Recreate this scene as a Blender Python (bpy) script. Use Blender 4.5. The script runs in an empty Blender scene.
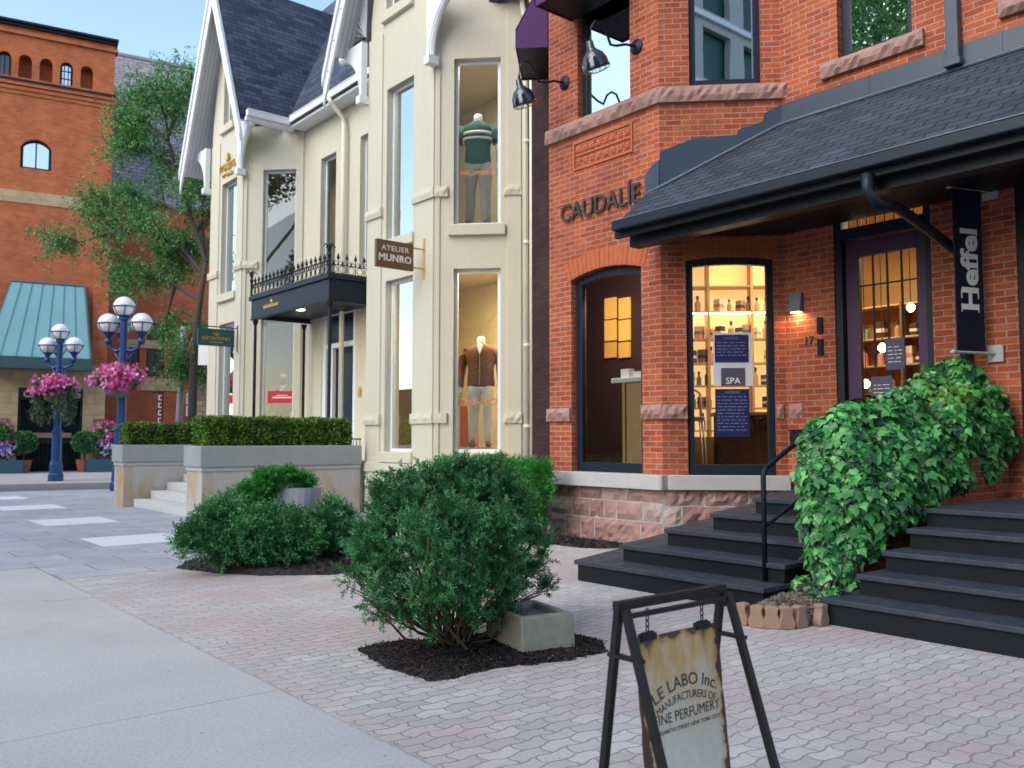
import bpy, bmesh, math, random
import numpy as np
from mathutils import Vector, Matrix
random.seed(7); rng = np.random.default_rng(7)
C = bpy.context.scene.collection
SC = bpy.context.scene
# ------------------------------------------------------------------ camera
F = 880.; CX, CY = 512, 384; PIT = math.atan(56/F); YAW = math.atan(732/F*math.cos(PIT)); H = 1.4
cam = bpy.data.cameras.new('camera'); camo = bpy.data.objects.new('camera', cam); C.objects.link(camo)
camo.location = (0, 0, H); camo.rotation_euler = (math.pi/2+PIT, 0, -YAW)
cam.sensor_width = 36; cam.lens = F/1024*36; cam.clip_start = .05; cam.clip_end = 2000
cam.dof.use_dof = True; cam.dof.focus_distance = 5.8; cam.dof.aperture_fstop = 3.2
SC.camera = camo
# ------------------------------------------------------------------ world, sun, exposure
w = bpy.data.worlds.new('World'); SC.world = w; w.use_nodes = True
nt = w.node_tree; bg = nt.nodes['Background']
sky = nt.nodes.new('ShaderNodeTexSky'); sky.sky_type = 'NISHITA'; sky.sun_disc = False
SUN_EL = math.radians(38); SUN_AZ = math.radians(-95)      # azimuth from +Y towards +X
sky.sun_elevation = SUN_EL; sky.sun_rotation = SUN_AZ; sky.air_density = 1.0; sky.dust_density = 1.0; sky.ozone_density = .4
nt.links.new(sky.outputs[0], bg.inputs[0]); bg.inputs[1].default_value = .15
sl = bpy.data.lights.new('sun', 'SUN'); sl.energy = 1.2; sl.angle = math.radians(60); sl.color = (1, .96, .9)
so = bpy.data.objects.new('sun', sl); C.objects.link(so)
d = Vector((math.sin(SUN_AZ)*math.cos(SUN_EL), math.cos(SUN_AZ)*math.cos(SUN_EL), math.sin(SUN_EL)))
so.rotation_euler = d.to_track_quat('Z', 'Y').to_euler(); so.location = (0, 0, 30)
SC.view_settings.view_transform = 'Standard'; SC.view_settings.look = 'None'
SC.view_settings.exposure = 1.3; SC.view_settings.gamma = 1
SC.render.engine = 'CYCLES'; SC.render.resolution_x = 1024; SC.render.resolution_y = 768
SC.cycles.max_bounces = 7; SC.cycles.transparent_max_bounces = 16; SC.cycles.use_denoising = True
try: SC.cycles.caustics_reflective = False; SC.cycles.caustics_refractive = False
except Exception: pass

# ------------------------------------------------------------------ surveying helpers (photo measurement -> real wall planes)
def ray(px, py):
    x = (px-CX)/F; y = -(py-CY)/F
    f = math.cos(PIT)-y*math.sin(PIT); u = math.sin(PIT)+y*math.cos(PIT); s, c = math.sin(YAW), math.cos(YAW)
    return (c*x+s*f, -s*x+c*f, u)
def onX(px, py, X): d = ray(px, py); t = X/d[0]; return (X, d[1]*t, H+d[2]*t)
def onY(px, py, Y): d = ray(px, py); t = Y/d[1]; return (d[0]*t, Y, H+d[2]*t)
def onZ(px, py, Z): d = ray(px, py); t = (Z-H)/d[2]; return (d[0]*t, d[1]*t, Z)
def onL(px, py, x0, y0, dx, dy):
    d = ray(px, py); n = (dy, -dx); t = (n[0]*x0+n[1]*y0)/(n[0]*d[0]+n[1]*d[1]); return (d[0]*t, d[1]*t, H+d[2]*t)
# ------------------------------------------------------------------ object helpers
def tag(o, label=None, cat=None, group=None, kind=None):
    if label: o['label'] = label
    if cat: o['category'] = cat
    if group: o['group'] = group
    if kind: o['kind'] = kind
    return o
def root(name, loc, label, cat, group=None):
    o = bpy.data.objects.new(name, None); C.objects.link(o); o.location = loc; o.empty_display_size = .2
    return tag(o, label, cat, group)
def wloc(o):
    v = Vector((0, 0, 0))
    while o is not None: v += o.location; o = o.parent
    return v
def copy_tree(o, parent=None):
    c = o.copy(); C.objects.link(c); c.parent = parent
    for ch in list(o.children): copy_tree(ch, c)
    return c
class Fr:
    """vertical wall frame: origin (x,y), u direction (horizontal), n outward"""
    def __init__(s, x, y, ux, uy, nx, ny):
        l = math.hypot(ux, uy); s.o = Vector((x, y, 0)); s.u = Vector((ux/l, uy/l, 0)); s.n = Vector((nx, ny, 0)).normalized()
    def p(s, u, v, n=0): return s.o+s.u*u+s.n*n+Vector((0, 0, v))
    def at(s, px, py, n=0):
        o = s.o+s.n*n; q = Vector(onL(px, py, o.x, o.y, s.u.x, s.u.y)); return ((q-o).dot(s.u), q.z)
class MB:
    def __init__(s): s.v = []; s.f = []
    def mesh(s, vs, fs):
        b = len(s.v); s.v += [tuple(v) for v in vs]; s.f += [tuple(b+i for i in f) for f in fs]; return s
    def hexa(s, p):   # 8 points: bottom 4 ccw, top 4
        return s.mesh(p, [(0, 3, 2, 1), (4, 5, 6, 7), (0, 1, 5, 4), (1, 2, 6, 5), (2, 3, 7, 6), (3, 0, 4, 7)])
    def box(s, x0, y0, z0, x1, y1, z1):
        return s.hexa([(x0, y0, z0), (x1, y0, z0), (x1, y1, z0), (x0, y1, z0), (x0, y0, z1), (x1, y0, z1), (x1, y1, z1), (x0, y1, z1)])
    def fbox(s, fr, u0, u1, v0, v1, n0, n1):
        return s.hexa([fr.p(u0, v0, n0), fr.p(u1, v0, n0), fr.p(u1, v0, n1), fr.p(u0, v0, n1), fr.p(u0, v1, n0), fr.p(u1, v1, n0), fr.p(u1, v1, n1), fr.p(u0, v1, n1)])
    def prism(s, a, b):   # two equal loops
        n = len(a); return s.mesh(list(a)+list(b), [tuple(range(n)), tuple(range(2*n-1, n-1, -1))]+[(i, i+n, (i+1) % n+n, (i+1) % n) for i in range(n)])
    def fpoly(s, fr, uv, n0, n1): return s.prism([fr.p(u, v, n1) for u, v in uv], [fr.p(u, v, n0) for u, v in uv])
    def zpoly(s, xy, z0, z1): return s.prism([(x, y, z1) for x, y in xy], [(x, y, z0) for x, y in xy])
    def tube(s, pts, r, seg=8, cap=True):
        pts = [Vector(p) for p in pts]; n = len(pts); rs = r if hasattr(r, '__len__') else [r]*n; rings = []
        ref = Vector((0, 0, 1))
        for i, p in enumerate(pts):
            t = (pts[min(i+1, n-1)]-pts[max(i-1, 0)]).normalized()
            if abs(t.dot(ref)) > .95: ref = Vector((1, 0, 0)) if abs(t.x) < .9 else Vector((0, 1, 0))
            a = t.cross(ref).normalized(); b = t.cross(a); 
            rings.append([p+(a*math.cos(k*2*math.pi/seg)+b*math.sin(k*2*math.pi/seg))*rs[i] for k in range(seg)])
        vs = [v for rg in rings for v in rg]; fs = []
        for i in range(n-1):
            for k in range(seg): k2 = (k+1) % seg; fs.append((i*seg+k, i*seg+k2, (i+1)*seg+k2, (i+1)*seg+k))
        if cap: fs += [tuple(range(seg))[::-1], tuple((n-1)*seg+k for k in range(seg))]
        return s.mesh(vs, fs)
    def lathe(s, c, prof, seg=24, ax=None):   # prof (r, z)
        c = Vector(c); vs = []; n = len(prof)
        M = ax.to_track_quat('Z', 'Y').to_matrix() if ax else Matrix.Identity(3)
        for r, z in prof:
            for k in range(seg): a = k*2*math.pi/seg; vs.append(c+M@Vector((r*math.cos(a), r*math.sin(a), z)))
        fs = [(i*seg+k, i*seg+(k+1) % seg, (i+1)*seg+(k+1) % seg, (i+1)*seg+k) for i in range(n-1) for k in range(seg)]
        fs += [tuple(range(seg))[::-1], tuple((n-1)*seg+k for k in range(seg))]
        return s.mesh(vs, fs)
    def ring(s, sections):   # list of loops, lofted, capped
        n = len(sections[0]); vs = [v for l in sections for v in l]
        fs = [(i*n+k, i*n+(k+1) % n, (i+1)*n+(k+1) % n, (i+1)*n+k) for i in range(len(sections)-1) for k in range(n)]
        fs += [tuple(range(n))[::-1], tuple((len(sections)-1)*n+k for k in range(n))]
        return s.mesh(vs, fs)
    def build(s, name, mat, parent=None, smooth=False, bevel=0, loc=None, recalc=True):
        me = bpy.data.meshes.new(name)
        if parent is not None: off = wloc(parent)
        elif loc is not None: off = Vector(loc)
        else:
            a = np.array([tuple(v) for v in s.v]); off = Vector(((a[:, 0].min()+a[:, 0].max())/2, (a[:, 1].min()+a[:, 1].max())/2, a[:, 2].min()))
        me.from_pydata([tuple(Vector(v)-off) for v in s.v], [], s.f)
        if recalc and len(s.f) < 60000:
            bm = bmesh.new(); bm.from_mesh(me); bmesh.ops.recalc_face_normals(bm, faces=bm.faces); bm.to_mesh(me); bm.free()
        uvbox(me, off)
        me.materials.append(mat)
        if smooth: me.polygons.foreach_set('use_smooth', [True]*len(me.polygons))
        o = bpy.data.objects.new(name, me); C.objects.link(o)
        if parent is not None: o.parent = parent
        else: o.location = off
        if bevel:
            m = o.modifiers.new('bevel', 'BEVEL'); m.width = bevel; m.segments = 2; m.limit_method = 'ANGLE'; m.angle_limit = math.radians(40)
        return o
def uvbox(me, off):
    uv = me.uv_layers.new(name='UVMap'); ps = me.polygons; L = len(me.loops)
    if not L: return
    co = np.empty(len(me.vertices)*3); me.vertices.foreach_get('co', co); co = co.reshape(-1, 3)+np.array(off)
    vi = np.empty(L, dtype=np.int32); me.loops.foreach_get('vertex_index', vi)
    nr = np.empty(len(ps)*3); ps.foreach_get('normal', nr); nr = nr.reshape(-1, 3)
    tot = np.empty(len(ps), dtype=np.int32); ps.foreach_get('loop_total', tot)
    n = np.repeat(nr, tot, axis=0); P = co[vi]
    t = np.stack([-n[:, 1], n[:, 0], np.zeros(L)], 1); l = np.linalg.norm(t, axis=1); flat = l < .12
    t[flat] = (1, 0, 0); l[flat] = 1; t /= l[:, None]
    b = np.cross(n, t); b[flat] = (0, 1, 0)
    out = np.stack([(P*t).sum(1), (P*b).sum(1)], 1).ravel(); uv.data.foreach_set('uv', out)
def struct(o, label=None): o['kind'] = 'structure'; return o
# ------------------------------------------------------------------ text
def text_mesh(s, size=1., align='CENTER', off=0., space=1., shear=0):
    cu = bpy.data.curves.new('t', 'FONT'); cu.body = s; cu.size = size; cu.align_x = align; cu.offset = off; cu.space_character = space; cu.resolution_u = 3; cu.shear = shear
    o = bpy.data.objects.new('t', cu); C.objects.link(o)
    dg = bpy.context.evaluated_depsgraph_get(); me = bpy.data.meshes.new_from_object(o.evaluated_get(dg))
    vs = [tuple(v.co) for v in me.vertices]; fs = [tuple(p.vertices) for p in me.polygons]
    bpy.data.objects.remove(o); bpy.data.curves.remove(cu); bpy.data.meshes.remove(me)
    return vs, fs
def put_text(mb, s, size, fn, depth=.004, **k):
    """fn(x, y, h) -> world; letters get a front and side skirt"""
    vs, fs = text_mesh(s, size, **k); n = len(vs)
    cnt = {}
    for f in fs:
        for i in range(len(f)):
            e = (f[i], f[(i+1) % len(f)]); cnt[e] = 1
    side = [(a, b, b+n, a+n) for (a, b) in cnt if (b, a) not in cnt]
    mb.mesh([fn(x, y, depth) for x, y, z in vs]+[fn(x, y, 0) for x, y, z in vs], fs+side)
# ------------------------------------------------------------------ materials
def newmat(name):
    m = bpy.data.materials.new(name); m.use_nodes = True; n = m.node_tree; return m, n, n.nodes['Principled BSDF']
def N(nt, typ, **k):
    x = nt.nodes.new(typ)
    for a, b in k.items(): setattr(x, a, b)
    return x
def uvn(nt): return N(nt, 'ShaderNodeUVMap').outputs[0]
def noise(nt, vec, scale, detail=4, rough=.6):
    x = N(nt, 'ShaderNodeTexNoise'); x.inputs['Scale'].default_value = scale; x.inputs['Detail'].default_value = detail; x.inputs['Roughness'].default_value = rough
    nt.links.new(vec, x.inputs['Vector']); return x.outputs['Fac']
def ramp(nt, fac, stops):
    r = N(nt, 'ShaderNodeValToRGB'); e = r.color_ramp.elements
    while len(e) < len(stops): e.new(.5)
    for i, (p, c) in enumerate(stops): e[i].position = p; e[i].color = (*c, 1) if hasattr(c, '__len__') else (c, c, c, 1)
    nt.links.new(fac, r.inputs[0]); return r.outputs[0]
def mix(nt, fac, a, b, mode='MIX'):
    m = N(nt, 'ShaderNodeMixRGB', blend_type=mode)
    for i, x in ((0, fac), (1, a), (2, b)):
        if isinstance(x, bpy.types.NodeSocket): nt.links.new(x, m.inputs[i])
        else: m.inputs[i].default_value = (*x, 1) if hasattr(x, '__len__') else (x if i == 0 else (x, x, x, 1))
    return m.outputs[0]
def math_(nt, op, a, b=0.):
    m = N(nt, 'ShaderNodeMath', operation=op)
    for i, x in ((0, a), (1, b)):
        if isinstance(x, bpy.types.NodeSocket): nt.links.new(x, m.inputs[i])
        else: m.inputs[i].default_value = x
    return m.outputs[0]
def bump(nt, bs, h, strength=.3, dist=.01):
    b = N(nt, 'ShaderNodeBump'); b.inputs['Strength'].default_value = strength; b.inputs['Distance'].default_value = dist
    nt.links.new(h, b.inputs['Height']); nt.links.new(b.outputs[0], bs.inputs['Normal'])
def objc(nt): return N(nt, 'ShaderNodeTexCoord').outputs['Object']
def plain(name, col, rough=.6, var=.12, scale=6, bmp=.1, metal=0, bscale=60, spec=.5, coat=0):
    m, n, bs = newmat(name); v = objc(n)
    f = noise(n, v, scale, 6, .65); c = mix(n, f, tuple(x*(1-var) for x in col), tuple(min(1, x*(1+var)) for x in col))
    n.links.new(c, bs.inputs['Base Color']); bs.inputs['Roughness'].default_value = rough; bs.inputs['Metallic'].default_value = metal
    bs.inputs['Specular IOR Level'].default_value = spec; bs.inputs['Coat Weight'].default_value = coat
    r = noise(n, v, scale*3, 3); n.links.new(math_(n, 'ADD', math_(n, 'MULTIPLY', r, .2), rough-.1), bs.inputs['Roughness'])
    if bmp: bump(n, bs, noise(n, v, bscale, 4), bmp, .004)
    return m
def emit(name, col, s):
    m, n, bs = newmat(name); bs.inputs['Emission Color'].default_value = (*col, 1); bs.inputs['Emission Strength'].default_value = s; bs.inputs['Base Color'].default_value = (*col, 1); return m
def bricks(name, c1, c2, mortar, bw=.215, bh=.073, ms=.009, rough=.85, bmp=.5, dirt=.35, rowoff=.5, third=None, dist=.006, smear=0.):
    m, n, bs = newmat(name); uv = uvn(n)
    wob = N(n, 'ShaderNodeTexNoise'); wob.inputs['Scale'].default_value = 5; n.links.new(uv, wob.inputs['Vector'])
    vm = N(n, 'ShaderNodeVectorMath', operation='SCALE'); vm.inputs['Scale'].default_value = .008; n.links.new(wob.outputs['Color'], vm.inputs[0])
    va = N(n, 'ShaderNodeVectorMath', operation='ADD'); n.links.new(uv, va.inputs[0]); n.links.new(vm.outputs[0], va.inputs[1])
    br = N(n, 'ShaderNodeTexBrick', offset=rowoff); n.links.new(va.outputs[0], br.inputs['Vector'])
    for k, v in (('Scale', 1.), ('Mortar Size', ms), ('Mortar Smooth', .15), ('Bias', 0.), ('Brick Width', bw), ('Row Height', bh)): br.inputs[k].default_value = v
    br.inputs['Color1'].default_value = (*c1, 1); br.inputs['Color2'].default_value = (*c2, 1); br.inputs['Mortar'].default_value = (*mortar, 1)
    big = noise(n, uv, 1.1, 5, .7); col = br.outputs['Color']
    if third:
        br2 = N(n, 'ShaderNodeTexBrick', offset=rowoff); n.links.new(va.outputs[0], br2.inputs['Vector'])
        for k, v in (('Scale', 1.), ('Mortar Size', 0.), ('Bias', -.55), ('Brick Width', bw), ('Row Height', bh)): br2.inputs[k].default_value = v
        br2.inputs['Color1'].default_value = (0, 0, 0, 1); br2.inputs['Color2'].default_value = (1, 1, 1, 1)
        f = math_(n, 'MULTIPLY', ramp(n, br2.outputs['Color'], [(.55, 0.), (.8, .85)]), math_(n, 'SUBTRACT', 1., br.outputs['Fac']))
        col = mix(n, f, col, third)
    if smear:
        sm = ramp(n, noise(n, uv, 7, 6, .75), [(.55, 0.), (.75, smear)]); col = mix(n, sm, col, mortar)
    d_ = ramp(n, big, [(.3, 1-dirt), (.7, 1.12)]); col = mix(n, 1., col, d_, 'MULTIPLY')
    fine = ramp(n, noise(n, uv, 45, 4), [(.3, .82), (.7, 1.12)]); col = mix(n, 1., col, fine, 'MULTIPLY')
    n.links.new(col, bs.inputs['Base Color']); bs.inputs['Roughness'].default_value = rough; bs.inputs['Specular IOR Level'].default_value = .3
    h = math_(n, 'ADD', math_(n, 'SUBTRACT', 1., br.outputs['Fac']), math_(n, 'MULTIPLY', noise(n, uv, 60, 4), .35)); bump(n, bs, h, bmp, dist)
    return m
def glassmat(name, tint=(.82, .88, .88), refl=1.0, base=.0):
    m = bpy.data.materials.new(name); m.use_nodes = True; n = m.node_tree; n.nodes.remove(n.nodes['Principled BSDF']); out = n.nodes['Material Output']
    tr = N(n, 'ShaderNodeBsdfTransparent'); tr.inputs[0].default_value = (*tint, 1)
    gl = N(n, 'ShaderNodeBsdfGlossy'); gl.inputs['Roughness'].default_value = .0; gl.inputs[0].default_value = (.95, 1, 1, 1)
    # gentle waviness of old panes
    b = N(n, 'ShaderNodeBump'); b.inputs['Strength'].default_value = .02; b.inputs['Distance'].default_value = .02; n.links.new(noise(n, objc(n), 1.6, 1), b.inputs['Height']); n.links.new(b.outputs[0], gl.inputs['Normal'])
    fr = N(n, 'ShaderNodeFresnel'); fr.inputs[0].default_value = 1.55
    f = math_(n, 'MINIMUM', math_(n, 'ADD', math_(n, 'MULTIPLY', fr.outputs[0], refl), base), 1.)
    mx = N(n, 'ShaderNodeMixShader'); n.links.new(f, mx.inputs[0]); n.links.new(tr.outputs[0], mx.inputs[1]); n.links.new(gl.outputs[0], mx.inputs[2]); n.links.new(mx.outputs[0], out.inputs[0])
    return m
def leafmat(name, cols, rough=.45, trans=.15, spec=.4, clump=6.):
    m, n, bs = newmat(name); g = N(n, 'ShaderNodeNewGeometry'); k = len(cols)
    c = ramp(n, g.outputs['Random Per Island'], [(i/max(1, k-1), c) for i, c in enumerate(cols)])
    c = mix(n, 1., c, ramp(n, noise(n, objc(n), clump, 2, .5), [(.36, .62), (.5, 1.), (.64, 1.35)]), 'MULTIPLY')   # random lighter and darker clumps
    n.links.new(c, bs.inputs['Base Color']); bs.inputs['Roughness'].default_value = rough; bs.inputs['Specular IOR Level'].default_value = spec
    out = n.nodes['Material Output']; tl = N(n, 'ShaderNodeBsdfTranslucent'); n.links.new(c, tl.inputs[0])
    mx = N(n, 'ShaderNodeMixShader'); mx.inputs[0].default_value = trans; n.links.new(bs.outputs[0], mx.inputs[1]); n.links.new(tl.outputs[0], mx.inputs[2]); n.links.new(mx.outputs[0], out.inputs[0])
    return m
M = {}
M['red_brick'] = bricks('red_brick', (.33, .062, .025), (.50, .115, .038), (.40, .26, .21), third=(.17, .036, .026), smear=.5, dirt=.38, ms=.0075)
M['arch_brick'] = plain('arch_brick', (.44, .11, .038), .85, .3, 9, .4, bscale=80)
M['terracotta'] = plain('terracotta', (.48, .125, .05), .8, .2, 9, .3)
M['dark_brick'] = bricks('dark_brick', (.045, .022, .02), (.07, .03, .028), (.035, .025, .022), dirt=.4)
M['far_brick'] = bricks('far_brick', (.42, .10, .035), (.52, .14, .048), (.38, .18, .10), bw=.3, bh=.1, ms=.008, dirt=.25)
M['low_brick'] = bricks('low_brick', (.38, .08, .035), (.45, .11, .045), (.3, .14, .09), bw=.3, bh=.1, ms=.008, dirt=.25)
def stucco():
    m, n, bs = newmat('stucco'); v = uvn(n)
    mp = N(n, 'ShaderNodeMapping'); mp.inputs['Scale'].default_value = (5, .5, 1); n.links.new(v, mp.inputs[0])
    c = mix(n, noise(n, v, .9, 5), (.56, .53, .41), (.64, .61, .485)); st = ramp(n, noise(n, mp.outputs[0], 1.6, 6, .7), [(.52, 0.), (.8, .3)]); c = mix(n, st, c, (.42, .38, .29))
    c = mix(n, 1., c, ramp(n, noise(n, v, 30, 4), [(.3, .93), (.7, 1.04)]), 'MULTIPLY'); n.links.new(c, bs.inputs['Base Color']); bs.inputs['Roughness'].default_value = .8; bs.inputs['Specular IOR Level'].default_value = .25
    bump(n, bs, math_(n, 'ADD', noise(n, v, 60, 5, .7), noise(n, v, 9, 3)), .4, .006); return m
M['stucco'] = stucco()
M['white_trim'] = plain('white_trim', (.74, .76, .78), .5, .05, 5, .1)
M['white_frame'] = plain('white_frame', (.72, .77, .82), .45, .04, 5, .05)
M['cream_pipe'] = plain('cream_pipe', (.72, .68, .56), .45, .04, 5, .05)
M['black_paint'] = plain('black_paint', (.008, .011, .016), .45, .2, 8, .15, bscale=30, spec=.25)
M['navy_black'] = plain('navy_black', (.010, .018, .030), .45, .2, 8, .1, spec=.3)
M['flashing'] = plain('flashing', (.035, .055, .08), .38, .25, 3, .15, bscale=10)
M['gutter_edge'] = plain('gutter_edge', (.10, .13, .17), .35, .2, 4, .1)
M['shingle'] = bricks('shingle', (.035, .05, .068), (.06, .08, .105), (.012, .016, .022), bw=.30, bh=.15, ms=.011, rough=.75, bmp=1., dist=.02, dirt=.4)
M['slate_roof'] = bricks('slate_roof', (.03, .045, .075), (.085, .11, .16), (.012, .018, .03), bw=.34, bh=.14, ms=.008, rough=.7, bmp=.8, dist=.015, third=(.02, .03, .05))
M['grey_shingle'] = bricks('grey_shingle', (.26, .24, .27), (.36, .33, .36), (.14, .13, .15), bw=.45, bh=.22, ms=.02, rough=.85)
M['sandstone'] = plain('sandstone', (.34, .2, .165), .9, .35, 3, .8, bscale=25)
def stonemat():
    m, n, bs = newmat('pinkstone'); v = objc(n); g = N(n, 'ShaderNodeNewGeometry')
    c = ramp(n, g.outputs['Random Per Island'], [(0, (.27, .15, .125)), (.35, (.37, .21, .18)), (.7, (.42, .27, .24)), (1, (.50, .40, .37))])
    c = mix(n, 1., c, ramp(n, noise(n, v, 5, 6, .7), [(.3, .68), (.7, 1.2)]), 'MULTIPLY'); c = mix(n, ramp(n, noise(n, v, 2.2, 6, .7), [(.55, 0.), (.75, .5)]), c, (.16, .12, .10))
    n.links.new(c, bs.inputs['Base Color']); bs.inputs['Roughness'].default_value = .9; bump(n, bs, noise(n, v, 22, 6, .7), .9, .02); return m
M['pinkstone'] = stonemat()
M['limestone'] = plain('limestone', (.44, .44, .43), .85, .16, 5, .4, bscale=60)
def stepmat():
    m, n, bs = newmat('wood_step'); v = uvn(n); o_ = objc(n); mp = N(n, 'ShaderNodeMapping'); mp.inputs['Scale'].default_value = (14, 1.2, 1); n.links.new(v, mp.inputs[0])
    gr = noise(n, mp.outputs[0], 2.5, 6, .7); c = mix(n, gr, (.020, .026, .040), (.042, .052, .072)); w_ = ramp(n, noise(n, v, 3.2, 6, .75), [(.5, 0.), (.75, .7)]); c = mix(n, w_, c, (.085, .09, .10))
    n.links.new(c, bs.inputs['Base Color']); n.links.new(ramp(n, noise(n, v, 5, 4), [(.3, .4), (.7, .75)]), bs.inputs['Roughness']); bs.inputs['Specular IOR Level'].default_value = .35; bump(n, bs, gr, .35, .004); return m
M['wood_step'] = stepmat()
M['step_riser'] = plain('step_riser', (.008, .011, .015), .7, .3, 3, .3, spec=.2)
M['purple'] = plain('purple', (.055, .018, .06), .45, .1, 5, .05)
M['awning_purple'] = plain('awning_purple', (.075, .022, .11), .8, .1, 5, .15)
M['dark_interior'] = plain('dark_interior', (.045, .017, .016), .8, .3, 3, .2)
M['warm_wall'] = plain('warm_wall', (.62, .42, .2), .7, .12, 2, .1)
M['cream_wall'] = plain('cream_wall', (.55, .47, .33), .7, .1, 2, .1)
M['floor_wood'] = plain('floor_wood', (.20, .11, .05), .5, .3, 4, .1)
M['pale_wood'] = plain('pale_wood', (.55, .36, .17), .5, .2, 5, .1)
M['white_gloss'] = plain('white_gloss', (.75, .77, .78), .3, .05, 5, 0)
M['blue_lamp'] = plain('blue_lamp', (.003, .045, .17), .4, .15, 6, .1)
M['dark_blue'] = plain('dark_blue', (.005, .01, .035), .4, .15, 6, .1)
M['soil'] = plain('soil', (.20, .165, .14), .95, .5, 30, 1., bscale=60)
M['mulch'] = plain('mulch', (.028, .024, .026), .95, .5, 30, 1., bscale=50)
M['iron'] = plain('iron', (.008, .01, .013), .5, .2, 8, .2, spec=.3)
M['rust_iron'] = plain('rust_iron', (.014, .012, .013), .5, .6, 12, .3, spec=.25)
M['green_sign'] = plain('green_sign', (.018, .07, .075), .5, .1, 8, .05)
M['gold'] = plain('gold', (.62, .36, .06), .4, .1, 8, 0, metal=.4)
M['bronze_sign'] = plain('bronze_sign', (.16, .09, .04), .45, .15, 8, .05)
M['white_letter'] = plain('white_letter', (.8, .8, .76), .5, .03, 5, 0)
M['dark_letter'] = plain('dark_letter', (.05, .045, .035), .4, .2, 8, 0, metal=.3)
M['bark'] = plain('bark', (.06, .045, .038), .9, .35, 12, .8, bscale=40)
M['twig'] = plain('twig', (.13, .085, .055), .9, .35, 12, .5, bscale=40)
M['glass'] = glassmat('glass', refl=1.1, base=.03)
M['bright_glass'] = glassmat('bright_glass', (.6, .68, .7), refl=3.4, base=.3)
M['dark_glass'] = glassmat('dark_glass', (.75, .78, .78), refl=1.5, base=.05)
M['sky_glass'] = glassmat('sky_glass', (.3, .36, .38), refl=4., base=.5)
M['yew'] = leafmat('yew', [(.010, .06, .022), (.025, .14, .045), (.055, .23, .07), (.13, .38, .11)], .5, .1, clump=11.)
M['juniper'] = leafmat('juniper', [(.02, .13, .03), (.045, .25, .045), (.10, .38, .06)], .55, .2)
M['hedge'] = leafmat('hedge', [(.02, .06, .012), (.06, .15, .02), (.14, .27, .03), (.22, .36, .06)], .6, .15)
M['ivy'] = leafmat('ivy', [(.008, .06, .016), (.022, .14, .035), (.05, .24, .055), (.085, .34, .08), (.17, .46, .13)], .35, .12, .5)
M['ivy_light'] = leafmat('ivy_light', [(.06, .22, .04), (.12, .34, .06), (.2, .42, .08)], .4, .2)
M['locust'] = leafmat('locust', [(.035, .14, .05), (.07, .22, .07), (.13, .32, .08), (.24, .45, .11)], .55, .3)
M['pink_flower'] = leafmat('pink_flower', [(.65, .02, .12), (.75, .05, .28), (.7, .16, .5), (.6, .12, .45), (.8, .4, .6), (.75, .03, .05)], .6, .2)
M['violet_flower'] = leafmat('violet_flower', [(.35, .12, .6), (.55, .35, .75), (.7, .7, .6)], .6, .2)
M['trailing'] = leafmat('trailing', [(.05, .09, .05), (.1, .15, .08), (.16, .2, .13)], .6, .2)

# ------------------------------------------------------------------ leaf scatter
def unit(a): return a/np.maximum(np.linalg.norm(a, axis=1), 1e-9)[:, None]
def leaves(name, mat, P, A, Nn, ln, wd, parent=None, shape='quad', loc=None, fold=0.):
    """P base points, A long axis, Nn face normal (approx), ln/wd sizes (arrays or numbers)"""
    n = len(P); A = unit(A); B = unit(np.cross(Nn, A)); Nn = np.cross(A, B)
    ln = np.broadcast_to(np.asarray(ln, float), (n,))[:, None]; wd = np.broadcast_to(np.asarray(wd, float), (n,))[:, None]
    if shape == 'quad': tmpl = [(0, -.5, 0), (0, .5, 0), (1, .35, 0), (1, -.35, 0)]; fc = [(0, 1, 2, 3)]
    elif shape == 'dia': tmpl = [(0, 0, 0), (.45, .5, 0), (1, 0, 0), (.45, -.5, 0)]; fc = [(0, 1, 2, 3)]
    elif shape == 'ivy': tmpl = [(.12, 0, .0), (0, .3, -.1), (.35, .55, -.14), (.55, .3, -.04), (1, 0, -.12), (.55, -.3, -.04), (.35, -.55, -.14), (0, -.3, -.1)]; fc = [(0, 1, 2, 3), (0, 3, 4), (0, 4, 5), (0, 5, 6, 7)]
    k = len(tmpl); V = np.stack([P+A*ln*t[0]+B*wd*t[1]+Nn*ln*t[2] for t in tmpl], 1).reshape(-1, 3)
    off = np.array(wloc(parent)) if parent is not None else np.array(loc if loc is not None else (P[:, 0].mean(), P[:, 1].mean(), P[:, 2].min()))
    V = V-off
    me = bpy.data.meshes.new(name); me.vertices.add(n*k); me.vertices.foreach_set('co', V.ravel())
    idx = []; tot = []
    base = (np.arange(n)*k)[:, None]
    cols = []
    for f in fc: cols.append(base+np.array(f)[None, :]); tot.append(len(f))
    loops = np.concatenate(cols, 1).ravel(); tots = np.tile(np.array(tot), n); starts = np.concatenate([[0], np.cumsum(tots)[:-1]])
    me.loops.add(len(loops)); me.loops.foreach_set('vertex_index', loops.astype(np.int32))
    me.polygons.add(len(tots)); me.polygons.foreach_set('loop_start', starts.astype(np.int32)); me.polygons.foreach_set('loop_total', tots.astype(np.int32))
    me.update(calc_edges=True); me.materials.append(mat)
    o = bpy.data.objects.new(name, me); C.objects.link(o)
    if parent is not None: o.parent = parent
    else: o.location = tuple(off)
    return o
def rdir(n): return unit(rng.normal(size=(n, 3)))
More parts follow.
